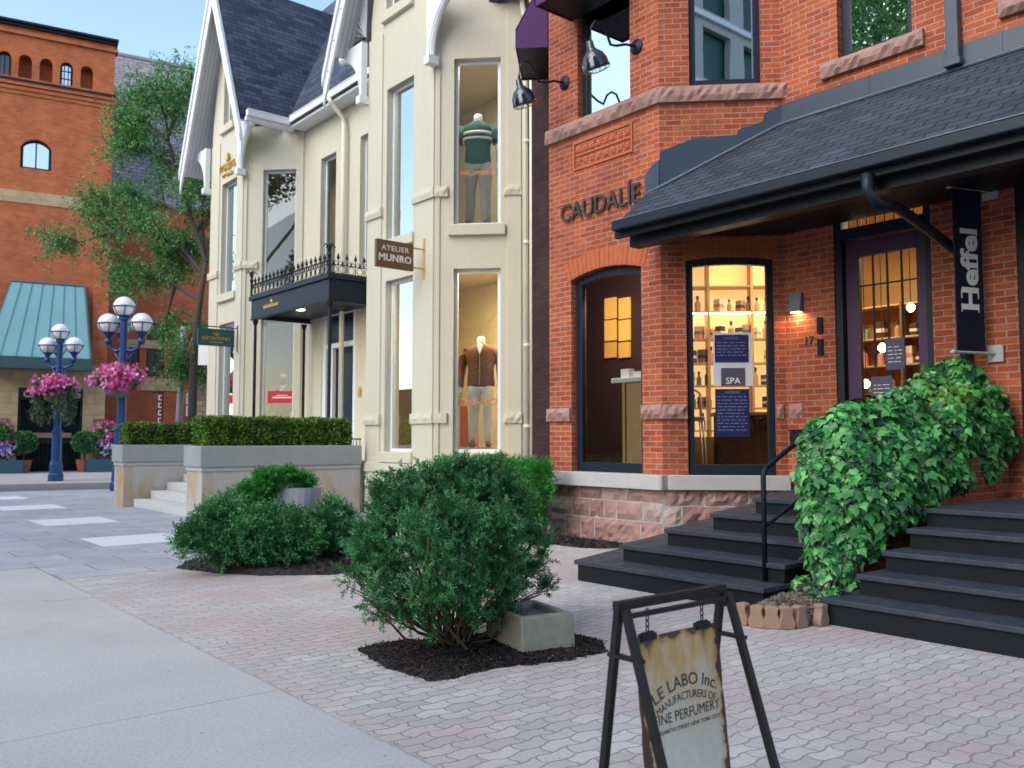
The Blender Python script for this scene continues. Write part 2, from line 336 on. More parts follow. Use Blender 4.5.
# ================================================================== GROUND
concrete = None
def ground_mats():
    m, n, bs = newmat('sidewalk_concrete'); v = uvn(n)
    f = noise(n, v, .9, 6, .65); g = noise(n, v, 55, 5, .8)
    c = mix(n, ramp(n, f, [(.3, 0.), (.7, 1.)]), (.41, .405, .40), (.49, .48, .47))
    c = mix(n, 1., c, ramp(n, g, [(.3, .72), (.7, 1.18)]), 'MULTIPLY')
    st = noise(n, v, 2.7, 8, .8); c = mix(n, ramp(n, st, [(.6, 0.), (.75, .28)]), c, (.22, .22, .225))
    ck = N(n, 'ShaderNodeTexVoronoi', feature='DISTANCE_TO_EDGE'); ck.inputs['Scale'].default_value = .42; wv = N(n, 'ShaderNodeVectorMath', operation='ADD'); n.links.new(v, wv.inputs[0]); wn_ = N(n, 'ShaderNodeTexNoise'); wn_.inputs['Scale'].default_value = 1.7; wn_.inputs['Detail'].default_value = 6; n.links.new(v, wn_.inputs['Vector']); n.links.new(wn_.outputs['Color'], wv.inputs[1]); n.links.new(wv.outputs[0], ck.inputs['Vector']); c = mix(n, math_(n, 'MULTIPLY', ramp(n, ck.outputs['Distance'], [(.0, .5), (.004, 0.)]), ramp(n, noise(n, v, .5, 2), [(.5, 0.), (.6, 1.)])), c, (.12, .12, .12))
    sp = noise(n, v, 13, 2, .5); c = mix(n, ramp(n, sp, [(.74, 0.), (.78, .35)]), c, (.12, .11, .10))
    n.links.new(c, bs.inputs['Base Color']); bs.inputs['Roughness'].default_value = .9; bump(n, bs, noise(n, v, 120, 5, .8), .4, .004); M['sidewalk'] = m
    # interlocking zigzag pavers
    m, n, bs = newmat('pavers'); v = uvn(n)
    sp = N(n, 'ShaderNodeSeparateXYZ'); n.links.new(v, sp.inputs[0]); x, y = sp.outputs[0], sp.outputs[1]
    def tri(s, per, amp):
        p = math_(n, 'PINGPONG', math_(n, 'ADD', s, 50.), per); return math_(n, 'MULTIPLY', math_(n, 'SUBTRACT', math_(n, 'DIVIDE', p, per), .5), amp)
    wn = N(n, 'ShaderNodeTexNoise'); wn.inputs['Scale'].default_value = 2.2; n.links.new(v, wn.inputs['Vector'])
    ws = N(n, 'ShaderNodeSeparateColor'); n.links.new(wn.outputs['Color'], ws.inputs[0])
    def step(s_, per, amp):      # one offset half-way along each paver edge
        return math_(n, 'MULTIPLY', math_(n, 'MAXIMUM', math_(n, 'MINIMUM', tri(s_, per, 5.), 1.), -1.), amp)
    y2 = math_(n, 'ADD', math_(n, 'ADD', y, step(x, .095, .008)), math_(n, 'MULTIPLY', ws.outputs[0], .07))
    x2 = math_(n, 'ADD', math_(n, 'ADD', x, step(y, .0475, .006)), math_(n, 'MULTIPLY', ws.outputs[1], .07))
    cb = N(n, 'ShaderNodeCombineXYZ'); n.links.new(x2, cb.inputs[0]); n.links.new(y2, cb.inputs[1])
    def br(ms, c1, c2, mo, bias=0.):
        b = N(n, 'ShaderNodeTexBrick', offset=.5); n.links.new(cb.outputs[0], b.inputs['Vector'])
        for k, q in (('Scale', 1.), ('Mortar Size', ms), ('Mortar Smooth', .4), ('Bias', bias), ('Brick Width', .19), ('Row Height', .095)): b.inputs[k].default_value = q
        b.inputs['Color1'].default_value = (*c1, 1); b.inputs['Color2'].default_value = (*c2, 1); b.inputs['Mortar'].default_value = (*mo, 1); return b
    b = br(.0055, (.44, .415, .385), (.52, .50, .465), (.29, .265, .25))
    c = b.outputs['Color']
    pk = ramp(n, noise(n, v, .8, 4, .6), [(.44, 0.), (.6, 1.)]); b2 = br(0., (0, 0, 0), (1, 1, 1), (0, 0, 0))
    c = mix(n, math_(n, 'MULTIPLY', math_(n, 'MULTIPLY', pk, b2.outputs['Color']), .75), c, (.42, .25, .23))
    c = mix(n, 1., c, ramp(n, b2.outputs['Color'], [(0., .92), (1., 1.06)]), 'MULTIPLY')
    wear = ramp(n, noise(n, v, .45, 5, .7), [(.35, 0.), (.65, .3)]); c = mix(n, wear, c, (.50, .48, .455))
    c = mix(n, 1., c, ramp(n, noise(n, v, 60, 5, .8), [(.25, .78), (.75, 1.14)]), 'MULTIPLY')
    c = mix(n, ramp(n, noise(n, v, 4, 6, .8), [(.58, 0.), (.78, .5)]), c, (.2, .17, .16))
    n.links.new(c, bs.inputs['Base Color']); bs.inputs['Roughness'].default_value = .88
    h = math_(n, 'ADD', math_(n, 'SUBTRACT', 1., b.outputs['Fac']), math_(n, 'MULTIPLY', noise(n, v, 70, 5, .8), .4)); bump(n, bs, h, .9, .008); M['pavers'] = m
    M['granite'] = bricks('granite', (.36, .375, .40), (.43, .445, .465), (.2, .2, .22), bw=.9, bh=.6, ms=.008, dirt=.2, rough=.8)
    M['marble'] = plain('marble', (.66, .68, .7), .7, .1, 3, .1)
    M['asphalt'] = plain('asphalt', (.10, .105, .115), .9, .3, 2, .6, bscale=60)
    M['far_walk'] = plain('far_walk', (.37, .35, .34), .85, .1, 1, .1)
    M['curb'] = plain('curb', (.38, .37, .36), .85, .15, 3, .2)
ground_mats()
struct(MB().box(-400, -400, -.6, 500, 600, -.16).build('ground', M['asphalt'], loc=(0, 0, -.6)))
# sidewalk slabs with real joints
sw = MB(); ys = [-8.9, -6.1, -3.3, -.7, 1.9, 4.72, 7.52, 10.9]
for a, b in zip(ys, ys[1:]):
    for x0, x1 in ((-.6, 2.22),): sw.box(x0+.004, a+.0025, -.14, x1, b-.0025, 0)
for a, b in zip(ys, ys[1:]): sw.box(-3.2, a+.005, -.14, -.604, b-.005, 0)
struct(sw.build('sidewalk', M['sidewalk'], loc=(0, 0, -.1), bevel=.006))
struct(MB().box(-3.4, -10, -.15, 12, 10.95, -.02).build('sidewalk_bedding', M['soil'], loc=(0, 0, -.15)))
struct(MB().box(2.226, -9, -.14, 10, 9.78, 0).build('paver_court', M['pavers'], loc=(6, 0, -.1)))
frf = Fr(9.16, 42.75, .983, -.186, -.186, -.983)     # facade frame of the far building
def xs(x, off): return off-.1892*(x-5.45)            # far street runs along the facade direction
struct(MB().zpoly([(2.226, 9.785), (12, 9.785), (12, xs(12, 26.9)), (-3.2, xs(-3.2, 26.9)), (-3.2, 10.905), (2.226, 10.905)], -.14, .001).build('granite_terrace', M['granite'], loc=(4, 18, -.1)))
for x0, x1, y0, y1 in ((3.33, 4.5, 12.4, 13.6), (3.38, 4.53, 15.95, 17.25), (3.45, 4.62, 19.9, 21.2), (3.45, 4.62, 23.6, 24.9)):
    struct(MB().box(x0, y0, -.01, x1, y1, .006).build('paving_inlay', M['marble']))
struct(MB().zpoly([(-60, xs(-60, 27.)), (80, xs(80, 27.)), (80, xs(80, 31.6)), (-60, xs(-60, 31.6))], -.16, -.12).build('street', M['asphalt'], loc=(5, 29, -.16)))
struct(MB().zpoly([(-60, xs(-60, 26.9)), (80, xs(80, 26.9)), (80, xs(80, 27.05)), (-60, xs(-60, 27.05))], -.16, .004).build('near_kerb', M['curb'], loc=(5, 27, -.16)))
struct(MB().zpoly([(-60, xs(-60, 31.6)), (80, xs(80, 31.6)), (80, xs(80, 31.75)), (-60, xs(-60, 31.75))], -.16, .004).build('far_kerb', M['curb'], loc=(5, 31, -.16)))
struct(MB().zpoly([(-60, xs(-60, 31.752)), (80, xs(80, 31.752)), (80, xs(80, 46)), (-60, xs(-60, 46))], -.16, 0).build('far_pavement', M['far_walk'], loc=(5, 38, -.16)))

# ================================================================== WALL + WINDOW BUILDERS
def wall(mb, fr, u0, u1, z0, z1, th, holes):
    us = sorted({u0, u1, *[h[0] for h in holes], *[h[1] for h in holes]})
    for a, b in zip(us, us[1:]):
        hs = sorted([(h[2], h[3]) for h in holes if h[0] <= a+1e-6 and h[1] >= b-1e-6]); z = z0
        for lo, hi in hs:
            if lo > z+1e-4: mb.fbox(fr, a, b, z, lo, -th, 0)
            z = hi
        if z < z1: mb.fbox(fr, a, b, z, z1, -th, 0)
    for h in holes:      # arched heads
        if len(h) > 4 and h[4] > 0:
            r = h[4]; K = 14; c = (h[0]+h[1])/2; hw = (h[1]-h[0])/2
            R = (hw*hw+r*r)/(2*r); pt = [(c+hw*math.cos(math.pi*k/K), 0) for k in range(K+1)]
            f = lambda u: h[3]-r+ (math.sqrt(max(0, R*R-(u-c)**2))-(R-r))
            for k in range(K):
                ua, ub = h[0]+(h[1]-h[0])*k/K, h[0]+(h[1]-h[0])*(k+1)/K
                mb.fpoly(fr, [(ua, f(ua)), (ub, f(ub)), (ub, h[3]+.001), (ua, h[3]+.001)], -th, -.001)
def archf(ua, ub, vt, r):
    c = (ua+ub)/2; hw = (ub-ua)/2
    if r <= 0: return lambda u: vt
    R = (hw*hw+r*r)/(2*r); return lambda u: vt-r+(math.sqrt(max(0, R*R-(u-c)**2))-(R-r))
def window(parent, fr, ua, ub, va, vb, r=0, setb=.14, fw=.07, fd=.07, mat=None, glass=None, mull=(), rails=(), name='window', bottom=None):
    """frame ring follows the arch; vertical mullions at fractions, horizontal rails at heights"""
    mat = mat or M['white_frame']; mb = MB(); f = archf(ua, ub, vb, r); K = 12 if r else 1; n0, n1 = -setb-fd, -setb; fb = bottom or fw
    mb.fbox(fr, ua, ua+fw, va, f(ua+fw/2), n0, n1); mb.fbox(fr, ub-fw, ub, va, f(ub-fw/2), n0, n1)
    mb.fbox(fr, ua+fw, ub-fw, va, va+fb, n0, n1)
    for k in range(K):
        a, b = ua+fw+(ub-ua-2*fw)*k/K, ua+fw+(ub-ua-2*fw)*(k+1)/K
        mb.fpoly(fr, [(a, f(a)-fw), (b, f(b)-fw), (b, f(b)+.004), (a, f(a)+.004)], n0, n1)
    for q in mull: c = ua+(ub-ua)*q; mb.fbox(fr, c-fw*.3, c+fw*.3, va+fb, f(c)-fw, n0+.01, n1-.005)
    for q in rails: mb.fbox(fr, ua+fw, ub-fw, q-fw*.35, q+fw*.35, n0+.012, n1-.007)
    o = mb.build(name, mat, parent, bevel=.006)
    g = MB(); pts = [(ua+fw*.8, va+fb*.8), (ub-fw*.8, va+fb*.8)]+[(ub-fw*.8-(ub-ua-1.6*fw)*k/8, f(ub-fw*.8-(ub-ua-1.6*fw)*k/8)-fw*.8) for k in range(9)]
    g.mesh([fr.p(u, v, n0+fd*.5) for u, v in pts], [tuple(range(len(pts)))])
    g.build('glass', glass or M['glass'], o, recalc=False)
    return o
def rough(mb, fr, u0, u1, z0, z1, n0, n1, amp=.02, du=.07, seed=0, dz=None):
    """rock-faced block: displaced front grid with solid sides"""
    rr = random.Random(seed); nu = max(2, int((u1-u0)/du)); nz = max(2, int((z1-z0)/(dz or du)))
    g = []
    for j in range(nz+1):
        for i in range(nu+1):
            e = min(i, nu-i, j, nz-j) > 0
            g.append(fr.p(u0+(u1-u0)*i/nu, z0+(z1-z0)*j/nz, n1-amp+(rr.uniform(.2, 1.6)*amp if e else rr.uniform(-.2, .2)*amp)))
    fs = [(j*(nu+1)+i, j*(nu+1)+i+1, (j+1)*(nu+1)+i+1, (j+1)*(nu+1)+i) for j in range(nz) for i in range(nu)]
    # back ring
    bl = [i for i in range(nu+1)]+[(j*(nu+1)+nu) for j in range(1, nz+1)]+[nz*(nu+1)+i for i in range(nu-1, -1, -1)]+[j*(nu+1) for j in range(nz-1, 0, -1)]
    b0 = len(g); corner = {}
    for q in bl:
        i, j = q % (nu+1), q//(nu+1); g.append(fr.p(u0+(u1-u0)*i/nu, z0+(z1-z0)*j/nz, n0))
    m = len(bl)
    for k in range(m): fs.append((bl[k], bl[(k+1) % m], b0+(k+1) % m, b0+k))
    mb.mesh(g, fs)

# ================================================================== RED BRICK CORNER HOUSE
rb = root('brick_house', (9.9, 6.4, 0), 'orange red brick house with an angled bay, dark porch roof and CAUDALIE lettering', 'house')
f1 = Fr(8.78, 9.70, 0, -1, -1, 0); f2 = Fr(8.78, 7.53, 1, -1, -1, -1); f3 = Fr(9.9, 6.41, 0, -1, -1, 0)
L1, L2 = 2.17, 1.584
h1 = [(.47, 1.83, .95, 3.82, .1), (.63, 1.66, 6.05, 9.2)]
h2 = [(.325, 1.44, .95, 3.78, .04), (.40, 1.33, 6.08, 9.2)]
h3 = [(.69, 1.88, .83, 4.62), (.81, 1.74, 6.1, 9.2), (2.77, 4.1, .83, 4.3), (2.9, 3.85, 6.1, 9.2)]
mb = MB(); wall(mb, f1, 0, L1, .76, 10.5, .3, h1); mb.build('bay_wall', M['red_brick'], rb)
mb = MB(); wall(mb, f2, 0, L2, .76, 10.5, .3, h2); mb.build('angled_bay_wall', M['red_brick'], rb)
mb = MB(); wall(mb, f3, 0, 8.5, .0, 10.5, .3, h3); mb.build('front_wall', M['red_brick'], rb)
MB().hexa([(8.78, 9.7, 0), (9.08, 9.7, 0), (10.2, 10.82, 0), (9.9, 10.82, 0), (8.78, 9.7, 10.5), (9.08, 9.7, 10.5), (10.2, 10.82, 10.5), (9.9, 10.82, 10.5)]).build('side_bay_wall', M['red_brick'], rb)
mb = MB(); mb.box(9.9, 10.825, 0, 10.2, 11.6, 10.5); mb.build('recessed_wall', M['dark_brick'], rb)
# arch courses
def voussoirs(fr, ua, ub, vt, r, hgt, over=.06):
    mb = MB(); f = archf(ua, ub, vt, max(r, .02)); n = int((ub-ua+2*over)/.078); c = (ua+ub)/2; hw = (ub-ua)/2; R = (hw*hw+max(r, .02)**2)/(2*max(r, .02)); cz = vt-R
    a0 = math.asin(min(.999, (hw+over)/R))
    for k in range(n):
        a, b = -a0+2*a0*k/n, -a0+2*a0*(k+1)/n; g = .06*(b-a); a += g; b -= g; q = random.uniform(.003, .009)
        mb.fpoly(fr, [(c+R*math.sin(a), cz+R*math.cos(a)), (c+R*math.sin(b), cz+R*math.cos(b)), (c+(R+hgt)*math.sin(b), cz+(R+hgt)*math.cos(b)), (c+(R+hgt)*math.sin(a), cz+(R+hgt)*math.cos(a))], -.02, q)
    mb.build('brick_arch', M['arch_brick'], rb, bevel=.004)
voussoirs(f1, .47, 1.83, 3.82, .1, .27)
voussoirs(f2, .325, 1.44, 3.78, .04, .25, .04)
# stone base blocks
def stone_courses(mb, fr, L, rows, amp=.035, seed=1):
    rr = random.Random(seed)
    for z0, z1 in rows:
        u = 0
        while u < L-.05:
            wd = rr.uniform(.22, .85)
            if L-u-wd < .2: wd = L-u
            rough(mb, fr, u+.008, min(L, u+wd)-.008, z0+.007, z1-.007, -.05, .05, amp, .06, rr.random()); u += wd
mb = MB(); stone_courses(mb, f1, L1, [(-.05, .33), (.33, .58), (.58, .765)], seed=8); stone_courses(mb, f2, L2, [(-.05, .3), (.3, .55), (.55, .77)], seed=5)
mb.build('stone_base', M['pinkstone'], rb)
mb = MB(); mb.fbox(f1, 0, L1, -.1, .76, -.3, .012); mb.fbox(f2, 0.0, L2, -.1, .76, -.3, .012); mb.build('stone_base_mortar', M['limestone'], rb)
mb = MB(); mb.zpoly([(8.63, 9.72), (8.63, 7.468), (8.63+.02, 7.448), (8.66, 7.44), (9.2, 7.4), (9.2, 9.72)], .76, .952)
mb.build('stone_ledge', M['limestone'], rb, bevel=.01)
mb = MB(); mb.hexa([f2.p(-.0, .762, -.2), f2.p(L2, .762, -.2), f2.p(L2, .762, .13), f2.p(.07, .762, .13), f2.p(0, .95, -.2), f2.p(L2, .95, -.2), f2.p(L2, .95, .13), f2.p(.07, .95, .13)])
mb.build('stone_ledge', M['limestone'], rb, bevel=.01)
# sandstone belts and sills
mb = MB(); rough(mb, f1, -.03, L1+.03, 5.84, 6.05, -.05, .09, .03, .06, 11); rough(mb, f2, -.04, L2+.07, 5.845, 6.055, -.05, .088, .03, .06, 12); mb.build('sandstone_belt', M['sandstone'], rb)
for fr, bl in ((f1, [(-.03, .465, .07)]), (f1, [(1.835, L1+.03, .07)]), (f2, [(-.03, .32, .068)]), (f2, [(1.445, L2-.05, .05)]), (f3, [(.02, .22, .04)])):
    mb = MB(); rough(mb, fr, bl[0][0], bl[0][1], 1.672, 1.86, -.05, bl[0][2], .03, .05, int(bl[0][0]*100)+77); mb.build('sandstone_block', M['sandstone'], rb)
for a, b, sd in ((.6, 1.89, 21), (2.7, 4.0, 22)):
    mb = MB(); rough(mb, f3, a, b, 5.9, 6.09, -.05, .1, .035, .06, sd); mb.build('sandstone_sill', M['sandstone'], rb)
# windows
BK = dict(mat=M['navy_black'], fd=.09)
window(rb, f1, .47, 1.83, .955, 3.82, .1, .1, .11, glass=M['dark_glass'], bottom=.13, **BK)
window(rb, f2, .325, 1.44, .955, 3.78, .04, .04, .09, glass=M['glass'], bottom=.13, **BK)
window(rb, f1, .63, 1.66, 6.05, 9.2, 0, .1, .09, glass=M['sky_glass'], **BK)
window(rb, f2, .40, 1.33, 6.08, 9.2, 0, .06, .09, glass=M['sky_glass'], **BK)
window(rb, f3, .81, 1.74, 6.1, 9.2, 0, .1, .09, glass=M['sky_glass'], **BK)
window(rb, f3, 2.9, 3.85, 6.1, 9.2, 0, .1, .09, glass=M['sky_glass'], **BK)
# terracotta panel
u0, v0 = f1.at(573, 170); u1, v1 = f1.at(633, 123); v1 = min(v1, v0+.36); u0 += .02
mb = MB()
for a, b, c, e in ((u0, u1, v0-.03, v0), (u0, u1, v1, v1+.03), (u0, u0+.03, v0, v1), (u1-.03, u1, v0, v1)): mb.fbox(f1, a, b, c, e, -.01, .022)
nn = 8; vm = (v0+v1)/2
mb.fbox(f1, u0+.03, u1-.03, vm-.008, vm+.008, -.01, .016)
for r_ in range(2):
    for k in range(nn):
        cu, cv = u0+.03+(u1-u0-.06)*(k+.5)/nn, v0+(v1-v0)*(r_+.5)/2; s = .055
        for a in range(4):
            t = a*math.pi/2+math.pi/4; mb.lathe(f1.p(cu+s*.5*math.cos(t), cv+s*.5*math.sin(t), 0), [(.03, 0), (.026, .012), (.01, .02)], 8, ax=f1.n)
        mb.lathe(f1.p(cu, cv, 0), [(.018, 0), (.015, .025), (.004, .03)], 8, ax=f1.n)
mb.build('terracotta_panel', M['terracotta'], rb)
# lettering on the bay
def cond(fr, u0, v0, sx, n0): return lambda x, y, h: fr.p(u0+x*sx, v0+y, n0+h)
mb = MB(); vs_, fs_ = text_mesh('CAUDALÍE', .37, 'LEFT', -.006); wd = max(v[0] for v in vs_)
put_text(mb, 'CAUDALÍE', .37, cond(f1, .28, 4.60, 1.57/wd, .025), .02, align='LEFT', off=.003)
mb.build('lettering', M['dark_letter'], rb)
mb = MB(); put_text(mb, '17', .14, lambda x, y, h: f3.p(.33+x, 2.60+y, .002+h), .012, off=.003); mb.build('house_number', M['dark_letter'], rb)
# porch roof
def rz(X): return 5.51-.72*(9.9-X)
rp = [(7.98, 7.53), (8.775, 7.74), (8.775, 7.53), (9.895, 6.41), (9.895, -1.6), (7.98, -1.6)]
mb = MB(); mb.prism([(x, y, rz(x)) for x, y in rp], [(x, y, rz(x)-.09) for x, y in rp]); pr = mb.build('porch_roof', M['shingle'], rb)
mb = MB(); mb.box(7.87, -1.6, 4.0, 7.985, 7.545, 4.115); mb.build('gutter', M['navy_black'], pr, bevel=.015)
mb = MB(); mb.box(7.868, -1.6, 4.117, 7.9, 7.547, 4.128); mb.build('gutter_lip', M['gutter_edge'], pr)
mb = MB(); mb.box(7.99, -1.6, 3.93, 8.06, 7.6, 4.03); mb.prism([(7.99, 7.6, 4.03), (8.775, 7.6, 4.03), (8.775, 7.62, rz(8.775)-.1), (7.99, 7.62, rz(7.99)-.1)], [(7.99, 7.56, 4.03), (8.775, 7.56, 4.03), (8.775, 7.58, rz(8.775)-.1), (7.99, 7.58, rz(7.99)-.1)]); mb.build('fascia', M['black_paint'], pr)
mb = MB(); mb.zpoly([(8.0, 7.54), (8.77, 7.54), (9.88, 6.4), (9.88, -1.6), (8.0, -1.6)], 4.05, 4.09)
mb.box(8.16, -1.6, 3.83, 8.34, 7.5, 4.045); mb.build('porch_ceiling', M['black_paint'], pr)
# flashing
mb = MB(); q = [f2.at(*p) for p in ((664, 152), (693, 139), (737, 135), (738, 130), (763, 122), (764, 114), (787, 101))]
bot = lambda u: rz(8.78+u/1.4142)-.02
top = [(max(0, q[0][0]-.02), q[0][1])]+[(u, v) for u, v in q[1:]]; top[-1] = (L2, 5.78)
mb.fpoly(f2, [(0, bot(0)), (L2, bot(L2))]+top[::-1][:-1]+[(0, top[0][1])], -.01, .018)
mb.fpoly(f1, [(L1-.24, rz(8.78)-.02), (L1, rz(8.78)-.02), (L1+.012, 5.08), (L1-.1, 5.05), (L1-.24, 4.93)], -.01, .02)
mb.fbox(f3, 0.01, 8.4, 5.46, 5.77, -.01, .016)
for k in range(5): mb.fbox(f3, 1.2+k*1.5, 1.215+k*1.5, 5.46, 5.77, .01, .022)
fl = mb.build('flashing', M['flashing'], pr)
mb = MB(); mb.tube([(9.86, -1.6, 5.505), (9.86, 6.42, 5.505), (8.755, 7.53, 4.71), (8.75, 7.74, 4.68)], .02, 6); mb.build('flashing_trim', M['gutter_edge'], pr)
# downpipes
mb = MB(); e1 = Vector(onX(867, 177, 7.95)); e2 = Vector(onX(958, 252, 9.78)); mb.tube([e1+Vector((0, 0, .03)), e1+Vector((0, -.01, -.12)), e1+Vector((.05, -.06, -.27)), e1+(e2-e1)*.3+Vector((0, 0, -.06)), e1+(e2-e1)*.6+Vector((0, 0, -.02)), e2, e2+Vector((.03, -.03, -.3)), e2+Vector((.03, -.03, -2.6))], [.06, .06, .06, .055, .055, .055, .055, .055], 10)
mb.build('downpipe', M['navy_black'], rb, smooth=True)
mb = MB(); mb.box(9.78, 4.11, 5.56, 9.88, 4.25, 10.4); mb.box(9.76, 4.09, 5.52, 9.89, 4.27, 5.6); mb.build('downpipe', M['flashing'], rb, bevel=.01)
# doorway
mb = MB()
for a, b, c, e in ((.69, .78, .83, 4.62), (1.80, 1.88, .83, 4.62), (.78, 1.80, 4.52, 4.62), (.78, 1.80, 3.84, 3.98)): mb.fbox(f3, a, b, c, e, -.25, -.02)
dfm = mb.build('door_frame', M['navy_black'], rb, bevel=.006)
mb = MB(); mb.mesh([f3.p(.78, 3.98, -.16), f3.p(1.8, 3.98, -.16), f3.p(1.8, 4.52, -.16), f3.p(.78, 4.52, -.16)], [(0, 1, 2, 3)]); mb.build('transom_glass', M['glass'], dfm, recalc=False)
mb = MB()
for k in range(9): mb.fbox(f3, .82+k*.115, .835+k*.115, 3.98, 4.52, -.145, -.13)
for z in (4.12, 4.4): mb.fbox(f3, .78, 1.8, z, z+.014, -.147, -.132)
mb.build('transom_grille', M['iron'], dfm)
mb = MB()
for a, b, c, e in ((.785, .96, .85, 3.83), (1.66, 1.795, .85, 3.83), (.96, 1.66, 3.62, 3.83), (.96, 1.66, .85, 1.5)): mb.fbox(f3, a, b, c, e, -.17, -.1)
dr = mb.build('door', M['purple'], rb, bevel=.008)
mb = MB(); mb.mesh([f3.p(.95, 1.49, -.13), f3.p(1.67, 1.49, -.13), f3.p(1.67, 3.63, -.13), f3.p(.95, 3.63, -.13)], [(0, 1, 2, 3)]); mb.build('glass', M['glass'], dr, recalc=False)
mb = MB()
for k in range(3): mb.fbox(f3, .96+.7*(k+1)/4-.012, .96+.7*(k+1)/4+.012, 1.5, 3.62, -.12, -.105)
for z in (1.95, 3.25): mb.fbox(f3, .96, 1.66, z, z+.018, -.122, -.107)
mb.build('grille', M['iron'], dr)
mb = MB(); mb.tube([f3.p(.86, 1.72, -.1), f3.p(.86, 1.72, -.04), f3.p(.96, 1.72, -.035)], .014, 8); mb.lathe(f3.p(.86, 1.72, -.1), [(.03, 0), (.03, .01), (.02, .015)], 12, ax=f3.n); mb.build('handle', M['iron'], dr)
# neighbouring dark doorway
mb = MB()
for a, b, c, e in ((2.77, 2.88, .83, 4.3), (4.0, 4.1, .83, 4.3), (2.88, 4.0, 4.2, 4.3), (2.88, 4.0, .83, 1.9)): mb.fbox(f3, a, b, c, e, -.25, -.01)
mb.fbox(f3, 2.88, 4.0, .85, 4.2, -.3, -.22); mb.build('side_door', M['black_paint'], rb, bevel=.006)
# wall fittings
def tiny(name, mbx, mat, **k): return mbx.build(name, mat, rb, **k)
mb = MB()
mb.fbox(f3, .46, .53, 2.72, 2.92, 0, .035); mb.fbox(f3, .475, .515, 2.78, 2.86, .036, .04); tiny('intercom', mb, M['black_paint'], bevel=.004)
mb = MB(); mb.fbox(f3, .46, .53, 2.45, 2.65, 0, .035); mb.fbox(f3, .475, .515, 2.51, 2.59, .036, .04); tiny('intercom', mb, M['black_paint'], bevel=.004)
u, v = f3.at(795, 447); mb = MB(); mb.fbox(f3, .1, .38, v-.0, v+.2, 0, .12); mb.fbox(f3, .09, .39, v+.2, v+.22, 0, .13); mbx_ = mb.build('mailbox', M['black_paint'], rb, bevel=.006)
# sconce (lit, throws light down the brick)
sc = root('wall_sconce', tuple(f3.p(.18, 3.02, 0)), 'grey wedge shaped wall light glowing down the brick beside the purple door', 'wall light')
mb = MB(); mb.hexa([f3.p(.11, 3.02, 0.004), f3.p(.27, 3.02, 0.004), f3.p(.27, 3.02, .11), f3.p(.11, 3.02, .11), f3.p(.11, 3.26, 0.004), f3.p(.27, 3.26, 0.004), f3.p(.27, 3.26, .06), f3.p(.11, 3.26, .06)]); mb.build('housing', plain('sconce_grey', (.16, .17, .18), .5, .1, 5, 0), sc, bevel=.004)
mb = MB(); mb.fbox(f3, .13, .25, 3.008, 3.018, .02, .09); mb.build('lens', emit('sconce_glow', (1, .62, .3), 6), sc)
al = bpy.data.lights.new('sconce_light', 'AREA'); al.energy = 1.3; al.size = .1; al.color = (1, .6, .3); ao = bpy.data.objects.new('sconce_light', al); C.objects.link(ao); ao.location = f3.p(.19, 3.0, .07)

# ================================================================== BLACK STEPS
lv = [(6.17, .20), (6.48, .36), (6.79, .52), (7.1, .68), (7.41, .83)]
def flight2(name, label, ylef, yr, flare, loc):
    t = root(name, loc, label, 'steps')
    for k, (x, z) in enumerate(lv):
        yl = ylef[k]; z0 = lv[k-1][1]+.001 if k else 0; xb = (lv[k+1][0]+.05 if k < 4 else 9.88)
        bl = 9.0 if flare else xb
        # riser box
        if flare:
            bk = lambda X, o=0: (X, min(yl+flare*(X-x)+o, 7.48-(X-8.78) if X > 8.78 else 9))
            xm = 8.6 if k == 0 else min(9.3, 8.75+.15*k)
            body = [(x+.025, yr+.02), (9.87, yr+.02), (9.87, 6.2), bk(xm, -.03), (x+.025, yl-.03)]
            trd = [(x, yr), (9.87, yr), (9.87, 6.22), bk(xm), (x, yl)]
        else:
            body = [(x+.025, yr), (9.87, yr), (9.87, yl), (x+.025, yl)]; trd = [(x, yr), (9.87, yr), (9.87, yl+.02), (x, yl+.02)]
        MB().zpoly(body, z0, z-.042).build('riser', M['step_riser'], t)
        MB().zpoly(trd, z-.042, z).build('tread', M['wood_step'], t, bevel=.006)
    return t
flight2('front_steps', 'wide flared black wooden steps below the lit shop window and purple door', [6.46, 6.13, 5.82, 5.5, 5.22], 4.25, .36, (8, 5.2, 0))
flight2('front_steps', 'black wooden steps to the right of the ivy, nearest the picture edge', [3.72, 3.6, 3.55, 3.5, 3.5], -1.4, 0, (8, 1.5, 0))

# ================================================================== CREAM HOUSE
ch = root('cream_house', (9.9, 17, 0), 'cream stucco Victorian house with two steep white trimmed gables and tall windows', 'house')
a1 = Fr(8.78, 23.36, 0, -1, -1, 0); a2 = Fr(8.78, 21.2, 1, -1, -1, -1); rr_ = Fr(9.9, 20.08, 0, -1, -1, 0); b0 = Fr(9.9, 16.14, -1, -1, -1, 1); b1 = Fr(8.78, 15.02, 0, -1, -1, 0); b2 = Fr(8.78, 12.73, 1, -1, -1, -1); a0 = Fr(9.9, 24.48, -1, -1, -1, 1)
ZT = 9.35; W = []
hA1 = [(.72, 1.72, 1.18, 4.42), (.72, 1.72, 5.2, 8.17), (.72, 1.42, 9.72, 11.35)]
hB1 = [(.66, 1.6, 1.18, 4.42), (.66, 1.6, 5.2, 8.17), (.6, 1.5, 9.72, 11.2)]
hF = [(.34, 1.18, 1.18, 4.42), (.34, 1.18, 5.2, 8.22)]
hFA = [(.5, 1.36, 1.18, 4.42), (.5, 1.36, 5.2, 8.22)]
hR = [(.85, 1.62, 5.2, 8.25), (2.75, 3.35, 5.2, 8.3), (1.0, 2.62, 1.02, 4.5)]
